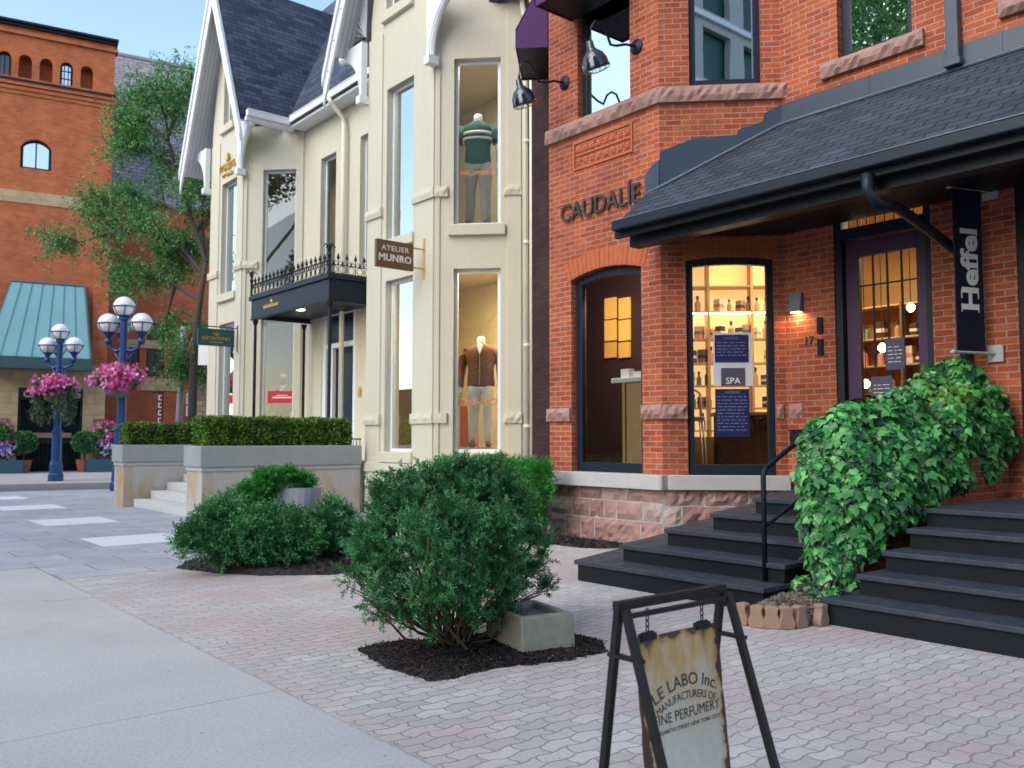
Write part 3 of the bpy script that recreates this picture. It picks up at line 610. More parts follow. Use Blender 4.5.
def gable_wall(mb, fr, c, hs, apex=13.15):
    wall(mb, fr, c-1.1, c+1.1, ZT, 9.72, .25, [])
    h = hs[2]; z1 = h[3]
    f = lambda z: (apex-z)/2.27     # half width of the gable at height z
    # below window head: left and right of the opening
    mb.fpoly(fr, [(c-min(1.1, f(9.72)), 9.72), (h[0], 9.72), (h[0], z1), (c-min(h[0] and 9, f(z1)), z1)], -.25, 0)
    mb.fpoly(fr, [(h[1], 9.72), (c+min(1.1, f(9.72)), 9.72), (c+f(z1), z1), (h[1], z1)], -.25, 0)
    mb.fpoly(fr, [(c-f(z1), z1), (c+f(z1), z1), (c, apex)], -.25, 0)
mb = MB(); wall(mb, a1, 0, 2.16, 0, ZT, .25, hA1[:2]); gable_wall(mb, a1, 1.08, hA1); mb.build('bay_wall', M['stucco'], ch)
mb = MB(); wall(mb, a2, 0, 1.584, 0, ZT, .25, hFA); mb.build('angled_bay_wall', M['stucco'], ch)
mb = MB(); wall(mb, a0, 0, 1.584, 0, ZT, .25, []); mb.build('angled_bay_wall', M['stucco'], ch)
mb = MB(); wall(mb, rr_, 0, 3.94, 0, ZT+.2, .25, hR); mb.build('recessed_wall', M['stucco'], ch)
mb = MB(); wall(mb, b0, 0, 1.584, 0, ZT, .25, []); mb.build('angled_bay_wall', M['stucco'], ch)
mb = MB(); wall(mb, b1, 0, 2.29, 0, ZT, .25, hB1[:2]); gable_wall(mb, b1, 1.145, hB1); mb.build('bay_wall', M['stucco'], ch)
mb = MB(); wall(mb, b2, 0, 1.63, 0, ZT+.6, .25, hF); mb.build('angled_bay_wall', M['stucco'], ch)
mb = MB(); mb.box(9.93, 11.605, 0, 14, 11.8, 10); mb.box(9.9, 24.4, 0, 20, 24.6, ZT); mb.box(13.8, 11.8, 0, 14, 24.4, ZT); mb.build('side_wall', M['stucco'], ch)
# pilasters, belts, sills
sd = 50
def pil(fr, a, b, n1):
    mb = MB(); mb.fbox(fr, a, b, 0, ZT-.01, -.02, n1); mb.build('pilaster', M['stucco'], ch, bevel=.008)
def belt(fr, a, b, z, n1):
    global sd
    sd += 1; mb = MB(); rough(mb, fr, a, b, z, z+.18, -.03, n1, .02, .06, sd); mb.build('stone_belt', M['stucco'], ch)
for fr, L, hs in ((a1, 2.16, hA1), (b1, 2.29, hB1)):
    for a, b in ((0, hs[0][0]-.14), (hs[0][1]+.05, L)): pil(fr, a, b, .03)
    for z in (1.69, 5.7):
        for a, b in ((-.04, hs[0][0]-.1), (hs[0][1]+.03, L+.04)): belt(fr, a, b, z, .09)
for fr, hs in ((a2, hFA), (b2, hF)):
    pil(fr, .02, .1, .028); pil(fr, hs[0][1]+.12, 1.55, .028)
    for z in (1.693, 5.703):
        for a, b in ((-.0, hs[0][0]-.1), (hs[0][1]+.06, 1.56)): belt(fr, a, b, z, .08)
for fr, hs in ((a1, hA1), (a2, hFA), (b1, hB1), (b2, hF), (rr_, hR[:2])):
    for h in hs:
        tz = h[2]; mb = MB()
        mb.fbox(fr, h[0]-.09, h[1]+.09, tz-.2, tz-.003, -.03, .085)
        mb.build('window_sill', M['stucco'], ch, bevel=.012)
        refl = M['bright_glass'] if fr in (a1, b1) else M['glass']
        window(ch, fr, h[0]+.005, h[1]-.005, tz, h[3]-.003, 0, .13, .06, .06, mat=M['white_frame'], glass=refl)
for fr, a, b, q in ((b1, -.03, 2.32, .08), (b2, .03, 1.6, .078), (a1, -.03, 2.2, .08)): mb = MB(); mb.fbox(fr, a, b, .8, .97, -.02, q); mb.build('plinth', M['stucco'], ch, bevel=.01)
mb = MB(); stone_courses(mb, b1, 2.29, [(0, .4), (.4, .79)], .04, 31); stone_courses(mb, b2, 1.6, [(0, .4), (.4, .79)], .04, 33); mb.build('stone_base', M['stucco'], ch)
# roofs
def gable(cy, half=2.02, X0=8.3, X1=13.8, foot={1: 0, -1: .11}, board={1: 0, -1: 0}):
    ze, za = 8.85, 13.42; S = []
    for s in (1, -1):
        P = lambda X, t, d: (X, cy+s*half*(1-t), ze+(za-ze)*t+d)
        nrm = .42   # vertical thickness
        t0 = foot[s]; tb = board[s]-.045
        mb = MB(); mb.hexa([P(X0, t0, -.1), P(X1, t0, -.1), P(X1, 1, -.1), P(X0, 1, -.1), P(X0, t0, .22), P(X1, t0, .22), P(X1, 1, .22), P(X0, 1, .22)]); rf = mb.build('gable_roof', M['slate_roof'], ch)
        mb = MB(); mb.hexa([P(X0+.01, t0, -.14), P(X0+1.3, t0, -.14), P(X0+1.3, 1, -.14), P(X0+.01, 1, -.14), P(X0+.01, t0, -.103), P(X0+1.3, t0, -.103), P(X0+1.3, 1, -.103), P(X0+.01, 1, -.103)]); mb.build('soffit', SOF, rf)
        mb = MB()
        Q = lambda X, t, d: (X, cy+s*(half*(1-t)), ze+(za-ze)*t+d)
        mb.hexa([Q(X0-.05, tb, -.45), Q(X0-.002, tb, -.45), Q(X0-.002, 1, -.62), Q(X0-.05, 1, -.62), Q(X0-.05, tb, .16), Q(X0-.002, tb, .16), Q(X0-.002, 1, .16), Q(X0-.05, 1, .16)])
        mb.hexa([Q(X0-.09, tb, -.05), Q(X0-.053, tb, -.05), Q(X0-.053, 1, -.05), Q(X0-.09, 1, -.05), Q(X0-.09, tb, .2), Q(X0-.053, tb, .2), Q(X0-.053, 1, .2), Q(X0-.09, 1, .2)])
        for t in np.linspace(.06+tb+.04, .9, 8): mb.lathe(Q(X0-.055, t, -.22), [(.03, 0), (.026, .015), (.01, .02)], 10, ax=Vector((-1, 0, 0)))
        mb.build('bargeboard', M['white_trim'], rf, bevel=.006)
m_, n_, bs_ = newmat('soffit_boards'); v_ = objc(n_); wv = N(n_, 'ShaderNodeTexWave', wave_type='BANDS', bands_direction='X'); wv.inputs['Scale'].default_value = 3.2; n_.links.new(v_, wv.inputs['Vector']); n_.links.new(ramp(n_, wv.outputs['Fac'], [(.0, (.33, .34, .38)), (.08, (.6, .6, .64)), (1., (.62, .62, .66))]), bs_.inputs['Base Color']); bs_.inputs['Roughness'].default_value = .6; SOF = m_
gable(22.28); gable(13.87, foot={1: .1, -1: .34}, board={1: 0, -1: .34})
mb = MB(); mb.prism([(9.45, 11.5, 9.25), (9.45, 24.6, 9.25), (12.6, 24.6, 14.9), (12.6, 11.5, 14.9)], [(9.6, 11.5, 9.2), (9.6, 24.6, 9.2), (12.8, 24.6, 14.9), (12.8, 11.5, 14.9)]); mr = mb.build('main_roof', M['slate_roof'], ch)
# gutter round the eaves
gp = [(8.36, 20.12, 9.33), (9.5, 20.12, 9.38), (9.5, 16.0, 9.38)]
mb = MB()
for (x0, y0, z0), (x1, y1, z1) in zip(gp, gp[1:]):
    if y0 == y1: mb.box(x0, y0-.07, z0-.1, x1+.07, y0+.05, z0+.06); mb.box(x0, y0-.085, z0+.05, x1+.09, y0-.06, z0+.075); mb.box(x0, y0-.0, z0-.2, x1+.1, y0+.12, z0-.1)
    else: mb.box(x0-.07, y1, z0-.1, x0+.05, y0-.07, z0+.06); mb.box(x0-.085, y1, z0+.05, x0-.06, y0-.08, z0+.075); mb.box(x0, y1, z0-.2, x0+.4, y0, z0-.1)
mb.build('gutter', M['white_trim'], mr, bevel=.01)
# curved brackets under the gable feet
def bracket(fr, u, sgn, z=8.12):
    mb = MB(); K = 10; R = .85
    inner = [(u+sgn*(.08+R*(1-math.cos(k/K*math.pi/2))), z+.1+R*math.sin(k/K*math.pi/2)*1.15) for k in range(K+1)]
    outer = [(u, z)]+[(u, z+1.25), (u+sgn*(R+.08), z+1.25)]
    mb.fpoly(fr, inner[:1]+[(u, z+.1), (u, z+1.2), (u+sgn*(R+.08), z+1.2)]+inner[::-1][:-1], .06, .2)
    mb.tube([fr.p(a, b, .13) for a, b in inner], .06, 6)
    mb.fbox(fr, min(u-.02*sgn, u+.14*sgn), max(u-.02*sgn, u+.14*sgn), z-.06, z+.1, .02, .24)
    mb.build('bracket', M['white_trim'], ch, bevel=.008)
bracket(a1, 2.16, 1); bracket(a1, 0, -1); bracket(b1, 2.29, 1); bracket(b1, 0, -1)
# fan vent beside the right-hand gable
mb = MB(); c = b1.p(-.1, 9.0, .05)
for k in range(9):
    a = math.pi*(.5+.5*k/8); mb.fpoly(b1, [(-.05, 9.45), (-.05+1.0*math.cos(a)*.5-.01, 9.45+1.1*math.sin(a)), (-.05+1.0*math.cos(a)*.5+.03, 9.45+1.1*math.sin(a))], .06, .1)
mb.build('fan_ornament', M['white_trim'], ch)
# downpipes of the cream house
mb = MB(); s_ = Vector(onX(329, 97, 9.42)); e_ = Vector(onX(345, 118, 9.8)); mb.tube([s_, s_+Vector((.02, -.05, -.15)), e_+Vector((0, .1, .05)), e_+Vector((-.02, 0, -.2)), e_+Vector((-.02, 0, -8))], .06, 8); mb.build('downpipe', M['cream_pipe'], ch, smooth=True)
mb = MB(); mb.tube([(9.55, 11.75, 9.9), (9.7, 11.74, 9.55), (9.86, 11.62, 9.25), (9.86, 11.53, 8.9), (9.88, 11.5, .2)], .055, 10); mb.tube([(9.93, 11.42, 10), (9.93, 11.42, .2)], .045, 8)
for z in (1.6, 3.0, 4.8, 6.6): mb.lathe((9.88, 11.5, z), [(.068, 0), (.068, .06)], 10)
mb.build('downpipe', M['cream_pipe'], ch, smooth=True)
# entrance door under the canopy
mb = MB()
for a, b, c_, e in ((1.0, 1.16, 1.02, 4.5), (2.46, 2.62, 1.02, 4.5), (1.16, 2.46, 4.36, 4.5), (1.16, 2.46, 3.55, 3.67), (1.42, 1.5, 1.02, 3.55)): mb.fbox(rr_, a, b, c_, e, -.2, -.03)
de = mb.build('door_surround', M['white_frame'], ch, bevel=.01)
mb = MB(); mb.fbox(rr_, 1.5, 2.46, 1.03, 3.55, -.18, -.12); dd = mb.build('entrance_door', M['black_paint'], ch, bevel=.008)
mb = MB(); mb.fbox(rr_, 1.65, 2.3, 1.3, 3.4, -.118, -.11); mb.fbox(rr_, 1.18, 1.42, 1.1, 3.5, -.14, -.13); mb.fbox(rr_, 1.18, 2.44, 3.68, 4.34, -.14, -.13); mb.build('door_glass', M['dark_blue'], dd)
mb = MB(); mb.lathe(rr_.p(2.86, 2.5, .0), [(.09, .0), (.09, .012), (.05, .02)], 8, ax=rr_.n); mb.fbox(rr_, 2.78, 2.93, 2.36, 2.42, 0, .015); mb.build('door_plaque', M['gold'], ch)
# ================================================================== INTERIORS
def area(name, loc, size, e, col=(1, .78, .5), rot=(0, 0, 0)):
    l = bpy.data.lights.new(name, 'AREA'); l.energy = e; l.size = size; l.color = col; o = bpy.data.objects.new(name, l); C.objects.link(o); o.location = loc; o.rotation_euler = rot; return o
# red house shop: outline inset from the bay
out = [(9.02, 9.6), (9.02, 7.65), (10.12, 6.5), (10.12, -1.5), (14, -1.5), (14, 11.4), (10.15, 11.4), (10.15, 10.9)]
MB().zpoly(out, .86, .93).build('shop_floor', M['floor_wood'], rb)
MB().zpoly(out, 4.75, 4.85).build('shop_ceiling', M['warm_wall'], rb)
MB().zpoly([(8.8, 9.7), (8.8, 7.53), (9.9, 6.4), (9.9, -2), (14, -2), (14, 11.6), (9.9, 11.6), (9.9, 10.8)], 10.5, 10.6).build('roof_deck', M['black_paint'], rb)
mb = MB(); mb.box(13.9, -2, .86, 14.1, 11.6, 10.5); mb.build('back_wall', M['warm_wall'], rb)
mb = MB(); mb.box(9.9, -2.2, 0, 14.1, -2.0, 10.5); mb.build('end_wall', M['red_brick'], rb)
mb = MB(); mb.box(9.9, 11.602, 0, 14.1, 11.62, 10.5); mb.build('party_wall', M['dark_brick'], rb)
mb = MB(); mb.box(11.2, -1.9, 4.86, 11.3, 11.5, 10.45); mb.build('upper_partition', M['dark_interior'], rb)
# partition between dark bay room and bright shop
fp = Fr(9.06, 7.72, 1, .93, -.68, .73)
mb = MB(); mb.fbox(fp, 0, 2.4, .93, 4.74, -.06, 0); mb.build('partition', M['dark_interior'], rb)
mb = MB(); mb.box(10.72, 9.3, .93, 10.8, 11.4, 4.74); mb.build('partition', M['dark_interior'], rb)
# bright shop: shelving wall parallel to the angled window
sh = root('shelf_unit', tuple(f2.p(.9, .93, -2.4)), 'tall brightly lit wooden shelf wall seen through the angled shop window', 'shelf')
S0, S1, SN = .24, 2.9, -2.3
fs = f2
mb = MB(); mb.fbox(fs, S0, S1, .93, 4.3, SN-.32, SN-.3); mb.build('back_panel', emit('shelf_glow', (1, .62, .23), .42), sh)  # panel itself glows, standing in for shop lighting on the shelves
levels = [1.55, 1.9, 2.25, 2.6, 2.98, 3.4, 3.8]
for z in levels: mb = MB(); mb.fbox(fs, S0, S1, z-.02, z, SN-.3, SN); mb.build('shelf', M['pale_wood'], sh)
for k in range(5): u = S0+(S1-S0)*k/4; mb = MB(); mb.fbox(fs, u-.02, u+.02, .93, 4.3, SN-.295, SN+.012); mb.build('upright', M['pale_wood'], sh)
mb = MB(); mb.fbox(fs, S0+.02, S1-.02, 3.36, 3.378, SN-.03, SN-.01); mb.build('light_strip', emit('strip_glow', (1, .86, .6), 14), sh)
mb = MB(); mb.fbox(fs, S0+.02, S1-.02, .95, 1.45, SN-.28, SN+.05); mb.build('drawer_base', M['floor_wood'], sh, bevel=.01)
cols = [plain('pack_white', (.75, .72, .68), .4, .05, 5, 0), plain('pack_tan', (.5, .3, .14), .4, .05, 5, 0), plain('pack_pink', (.65, .3, .3), .4, .05, 5, 0), plain('pack_dark', (.06, .04, .05), .4, .05, 5, 0), plain('pack_green', (.12, .3, .12), .4, .05, 5, 0)]
kinds = []
def product(kind, mat):
    if kind == 0:
        r = root('bottle', (0, 0, 0), 'small lotion bottle on the glowing shop shelves', 'bottle', 'bottles on the shop shelves')
        MB().lathe((0, 0, 0), [(.035, 0), (.038, .01), (.038, .12), (.015, .15), (.015, .17)], 10).build('bottle_body', mat, r); MB().lathe((0, 0, .17), [(.02, 0), (.02, .04), (.015, .045)], 10).build('cap', cols[3], r)
    else:
        r = root('carton', (0, 0, 0), 'small cosmetics carton on the glowing shop shelves', 'box', 'cartons on the shop shelves')
        MB().box(-.05, -.05, 0, .05, .05, .17).build('carton_body', mat, r, bevel=.003); MB().box(-.051, -.051, .06, .051, .051, .1).build('carton_band', cols[(cols.index(mat)+2) % 5], r)
    return r
protos = [product(k % 2, cols[k % 5]) for k in range(8)]; used = set()
rp_ = random.Random(4)
for z in levels[:-1]:
    u = S0+.1
    while u < S1-.1:
        if rp_.random() < .93:
            k = rp_.randrange(8); p = protos[k]
            o = p if k not in used else copy_tree(p); used.add(k)
            o['label'] = '%s %s standing on the %s lit shelf behind the angled shop window' % (['white', 'tan', 'pink', 'dark', 'green'][k % 5], 'lotion bottle' if k % 2 == 0 else 'cosmetics carton', ['lowest', 'second lowest', 'third lowest', 'middle', 'second highest', 'highest'][levels.index(z)])
            o.location = fs.p(u, z+.001, SN-.12); s_ = rp_.uniform(.85, 1.35); o.scale = (s_, s_, s_)
        u += rp_.uniform(.11, .18)
for k, p in enumerate(protos):
    if k not in used: p.location = fs.p(1+k*.1, .951, SN-.5)
# second shelf seen through the door, with added bulbs as bright spots
fd_ = Fr(12.4, 7.0, 0, -1, -1, 0); sh2 = root('display_shelf', (12.4, 6, .93), 'brown display shelving glowing behind the purple door glass', 'shelf')
mb = MB(); mb.fbox(fd_, 0, 2.6, .93, 3.4, -.32, -.3); mb.build('back_panel', plain('shelf_back', (.42, .2, .07), .7, .2, 3, 0), sh2)
for z in (1.3, 1.7, 2.1, 2.5, 2.9, 3.38): mb = MB(); mb.fbox(fd_, 0, 2.6, z-.025, z, -.3, 0); mb.build('shelf', M['pale_wood'], sh2)
for u in (0, .85, 1.7, 2.57): mb = MB(); mb.fbox(fd_, u, u+.03, .93, 3.4, -.295, .01); mb.build('upright', M['floor_wood'], sh2)
for z, nm in ((1.3, 'lowest'), (1.7, 'second'), (2.1, 'third'), (2.5, 'fourth'), (2.9, 'highest')):
    u = .08
    while u < 2.5:
        k = rp_.randrange(8); p = protos[k]; o = p if k not in used else copy_tree(p); used.add(k)
        o.location = fd_.p(u, z+.001, -.14); s_ = rp_.uniform(.9, 1.5); o.scale = (s_, s_, s_); u += rp_.uniform(.13, .3)
        o['label'] = '%s %s on the %s shelf seen through the purple door' % (['white', 'tan', 'pink', 'dark', 'green'][k % 5], 'lotion bottle' if k % 2 == 0 else 'cosmetics carton', nm)
for x, y, z, nm in ((11.1, 5.75, 2.55, 'lower small added bulb glowing behind the purple door'), (11.5, 5.55, 3.1, 'upper small added bulb glowing behind the purple door'), (11.3, 6.1, 2.1, 'lowest small added bulb glowing behind the purple door')):
    pn = root('added_bulb', (x, y, z), nm, 'lamp'); MB().lathe((x, y, z), [(.02, 0), (.055, .04), (.055, .08), (.02, .12)], 12).build('bulb', emit('bulb_glow', (1, .7, .35), 5), pn); MB().tube([(x, y, z+.12), (x, y, 4.74)], .006, 5).build('cord', M['iron'], pn)
area('shop_light', (11.0, 6.6, 4.6), 1.2, 60, (1, .72, .4)); area('shop_light', (12.3, 4.3, 4.6), 1.2, 55, (1, .66, .34))
# window-display chair & counter behind the angled window
ct = root('display_counter', tuple(fs.p(1.05, .93, -1.6)), 'low wooden display counter inside the angled shop window', 'counter')
mb = MB(); mb.fbox(fs, .85, 1.9, 1.75, 1.8, -1.9, -1.3); mb.build('counter_top', M['floor_wood'], ct, bevel=.005)
mb = MB(); mb.fbox(fs, .9, 1.85, .94, 1.75, -1.85, -1.4); mb.build('counter_body', M['dark_interior'], ct)
cr = root('shop_chair', tuple(fs.p(.5, .93, -.8)), 'white curved bar chair inside the angled shop window', 'chair')
mb = MB(); q = lambda u, v, n: fs.p(u, v, n)
mb.mesh([q(.32, 1.68, -.6), q(.62, 1.68, -.6), q(.62, 1.66, -1.0), q(.32, 1.66, -1.0), q(.32, 1.72, -.6), q(.62, 1.72, -.6), q(.62, 1.70, -1.0), q(.32, 1.70, -1.0)], [(0, 3, 2, 1), (4, 5, 6, 7), (0, 1, 5, 4), (1, 2, 6, 5), (2, 3, 7, 6), (3, 0, 4, 7)]); mb.build('seat', M['pale_wood'], cr, bevel=.015)
mb = MB(); mb.tube([q(.33, 1.72, -.98), q(.33, 2.05, -1.03), q(.4, 2.1, -1.05), q(.55, 2.1, -1.05), q(.61, 2.05, -1.03), q(.61, 1.72, -.98)], .02, 8); mb.build('backrest', M['pale_wood'], cr, smooth=True)
for a, b in ((.35, -.63), (.59, -.63), (.35, -.97), (.59, -.97)): mb = MB(); mb.tube([q(a, 1.68, b), q(a+(.05 if a > .5 else -.05), .93, b+(.04 if b > -.8 else -.04))], .014, 8); mb.build('leg', M['white_gloss'], cr, smooth=True)
# posters stuck inside the lit window
def rect_px(fr, x0, y0, x1, y1, n):
    a = fr.at(x0, y0, n); b = fr.at(x1, y1, n); return a[0], b[0], b[1], a[1]
navy = plain('poster_navy', (.006, .008, .075), .5, .05, 5, 0); greyp = plain('poster_grey', (.55, .57, .63), .5, .12, 5, 0); greyd = plain('poster_slate', (.07, .06, .11), .5, .05, 5, 0); tx = plain('poster_print', (.22, .24, .42), .5, .05, 5, 0)
def poster(fr, box, mat, label, cat='poster', lines=0, head=None, n=-.07, tcol=None, logo=None):
    u0, u1, z0, z1 = box; r = root('poster', tuple(fr.p((u0+u1)/2, z0, n)), label, cat)
    mb = MB(); mb.fbox(fr, u0, u1, z0, z1, n, n+.004); mb.build('sheet', mat, r)
    if head:
        vs, _ = text_mesh(head, 1.); wdt = max(v[0] for v in vs)-min(v[0] for v in vs); s = (u1-u0)*.42/wdt; mb = MB()
        put_text(mb, head, 1., lambda x, y, h: fr.p((u0+u1)/2+x*s, z1-.055+y*s, n+.0045+h), .0008); mb.build('heading', tcol or tx, r)
    if lines:
        mb = MB(); R = random.Random(lines)
        for k in range(lines):
            z = z1-.1-(z1-z0-.15)*k/lines; a = u0+.03; 
            while a < u1-.06: l = R.uniform(.02, .07); mb.fbox(fr, a, min(a+l, u1-.03), z-.006, z+.002, n+.0045, n+.0055); a += l+R.uniform(.008, .03)
            
        mb.build('small_print', tcol or tx, r)
    if logo:
        mb = MB(); put_text(mb, logo[0], logo[1], lambda x, y, h: fr.p((u0+u1)/2+x, z0+logo[2]+y, n+.0045+h), .001); mb.build('lettering', M['white_letter'], r)
    return r
poster(f2, rect_px(f2, 713, 333, 753, 386, -.075), greyp, 'pale grey poster behind the upper navy notice in the lit shop window', n=-.082)
poster(f2, rect_px(f2, 714.5, 335, 748.5, 362, -.07), navy, 'upper navy notice with fine print in the lit shop window', lines=5, head='CAUDALIE', n=-.07)
poster(f2, rect_px(f2, 721, 368, 745, 386, -.07), greyd, 'small slate card reading SPA in the lit shop window', n=-.07, logo=('SPA', .115, .03))
poster(f2, rect_px(f2, 715, 389, 750, 437, -.07), navy, 'lower navy notice with a long list of fine print in the lit shop window', lines=11, head='CAUDALIE', n=-.07)
poster(f3, rect_px(f3, 886, 339, 906, 369, -.12), greyd, 'dark framed notice taped to the purple door glass', 'notice', lines=5, n=-.1, tcol=M['white_letter'])
poster(f3, rect_px(f3, 872, 377, 894, 400, -.12), greyd, 'small dark framed card low on the purple door glass', 'notice', lines=3, n=-.1, tcol=M['white_letter'])
# pedestal table in the bay window
pt = root('pedestal_table', (9.25, 8.1, .93), 'pale wooden pedestal with a white stone top inside the dark bay window', 'pedestal')
q = onX(617, 379, 9.25); q2 = onX(648, 379, 9.25); zt = q[2]
MB().box(9.12, q2[1]+.0, zt-.07, 9.5, q[1], zt).build('table_top', M['white_gloss'], pt, bevel=.01)
MB().box(9.16, q2[1]+.03, .94, 9.46, q[1]-.26, zt-.071).build('table_body', M['pale_wood'], pt, bevel=.006)
MB().box(9.14, q[1]-.25, .94, 9.48, q[1]-.2, zt-.071).build('side_panel', M['pale_wood'], pt)
bx = MB().box(9.2, q[1]-.28, zt+.001, 9.32, q[1]-.12, zt+.13).build('gift_box', M['white_gloss'], bevel=.004); tag(bx, 'small white box standing on the pedestal in the bay window', 'box')
bx = MB().box(9.2, q[1]-.5, zt+.001, 9.3, q[1]-.36, zt+.08).build('gift_box', M['white_gloss'], bevel=.004); tag(bx, 'low white carton right of the taller white box on the pedestal', 'box')
area('bay_fill', (9.12, 8.75, 3.7), .3, 34, (1, .82, .65), (0, math.radians(-55), 0))  # unseen fill lamp added to brighten the pedestal and bay room
# shelves seen deep in the dark bay: lit picture niche
nb = root('lit_display', (10.6, 9.6, 2.9), 'cluster of warm lit shelf niches glowing at the back of the dark bay', 'display')
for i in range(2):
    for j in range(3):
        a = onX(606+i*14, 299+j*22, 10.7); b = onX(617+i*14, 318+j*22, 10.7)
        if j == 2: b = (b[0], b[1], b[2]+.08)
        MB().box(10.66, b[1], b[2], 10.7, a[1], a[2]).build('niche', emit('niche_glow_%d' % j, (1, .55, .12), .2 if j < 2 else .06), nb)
# ---- cream house interior
outc = [(9.06, 22.9), (9.06, 21.3), (10.18, 20.2), (10.18, 16.1), (9.06, 14.9), (9.06, 12.85), (10.2, 11.85), (13.8, 11.85), (13.8, 24.3), (10.2, 24.3)]
for z, nm in ((.95, 'floor'), (4.75, 'ceiling'), (5.0, 'floor'), (8.75, 'ceiling')): MB().zpoly(outc, z, z+.1).build(nm, M['floor_wood'] if nm == 'floor' else M['cream_wall'], ch)
for z0, z1 in ((1.06, 4.74), (5.11, 8.74)):
    MB().box(11.6, 11.9, z0, 11.7, 24.2, z1).build('inner_wall', M['cream_wall'], ch)
    MB().box(10.3, 17.6, z0, 11.59, 17.7, z1).build('inner_wall', M['cream_wall'], ch)
area('boutique_light', (10.6, 12.9, 4.6), .9, 75, (1, .68, .32)); area('window_fill', (9.6, 12.75, 4.6), .25, 34, (1, .85, .65)); area('boutique_light', (10.4, 13.2, 8.6), .9, 20, (1, .85, .65)); area('window_fill', (9.6, 12.75, 8.6), .25, 22, (1, .9, .8)); area('boutique_light', (10.6, 20.6, 4.6), .8, 10, (1, .85, .65)); area('boutique_light', (10.6, 21.0, 8.6), .8, 5, (1, .85, .65))  # the small lamps by the glass are added to brighten the mannequins
dl = root('downlight', tuple(b2.p(.8, 4.74, -1.2)), 'small round recessed ceiling light above the brown jacket mannequin', 'ceiling light'); MB().lathe(b2.p(.75, 4.7, -1.0), [(.07, 0), (.075, .03)], 16).build('trim_ring', M['white_gloss'], dl); MB().lathe(b2.p(.75, 4.69, -1.0), [(.05, 0), (.05, .008)], 16).build('lens', emit('downlight_glow', (1, .9, .75), 12), dl)

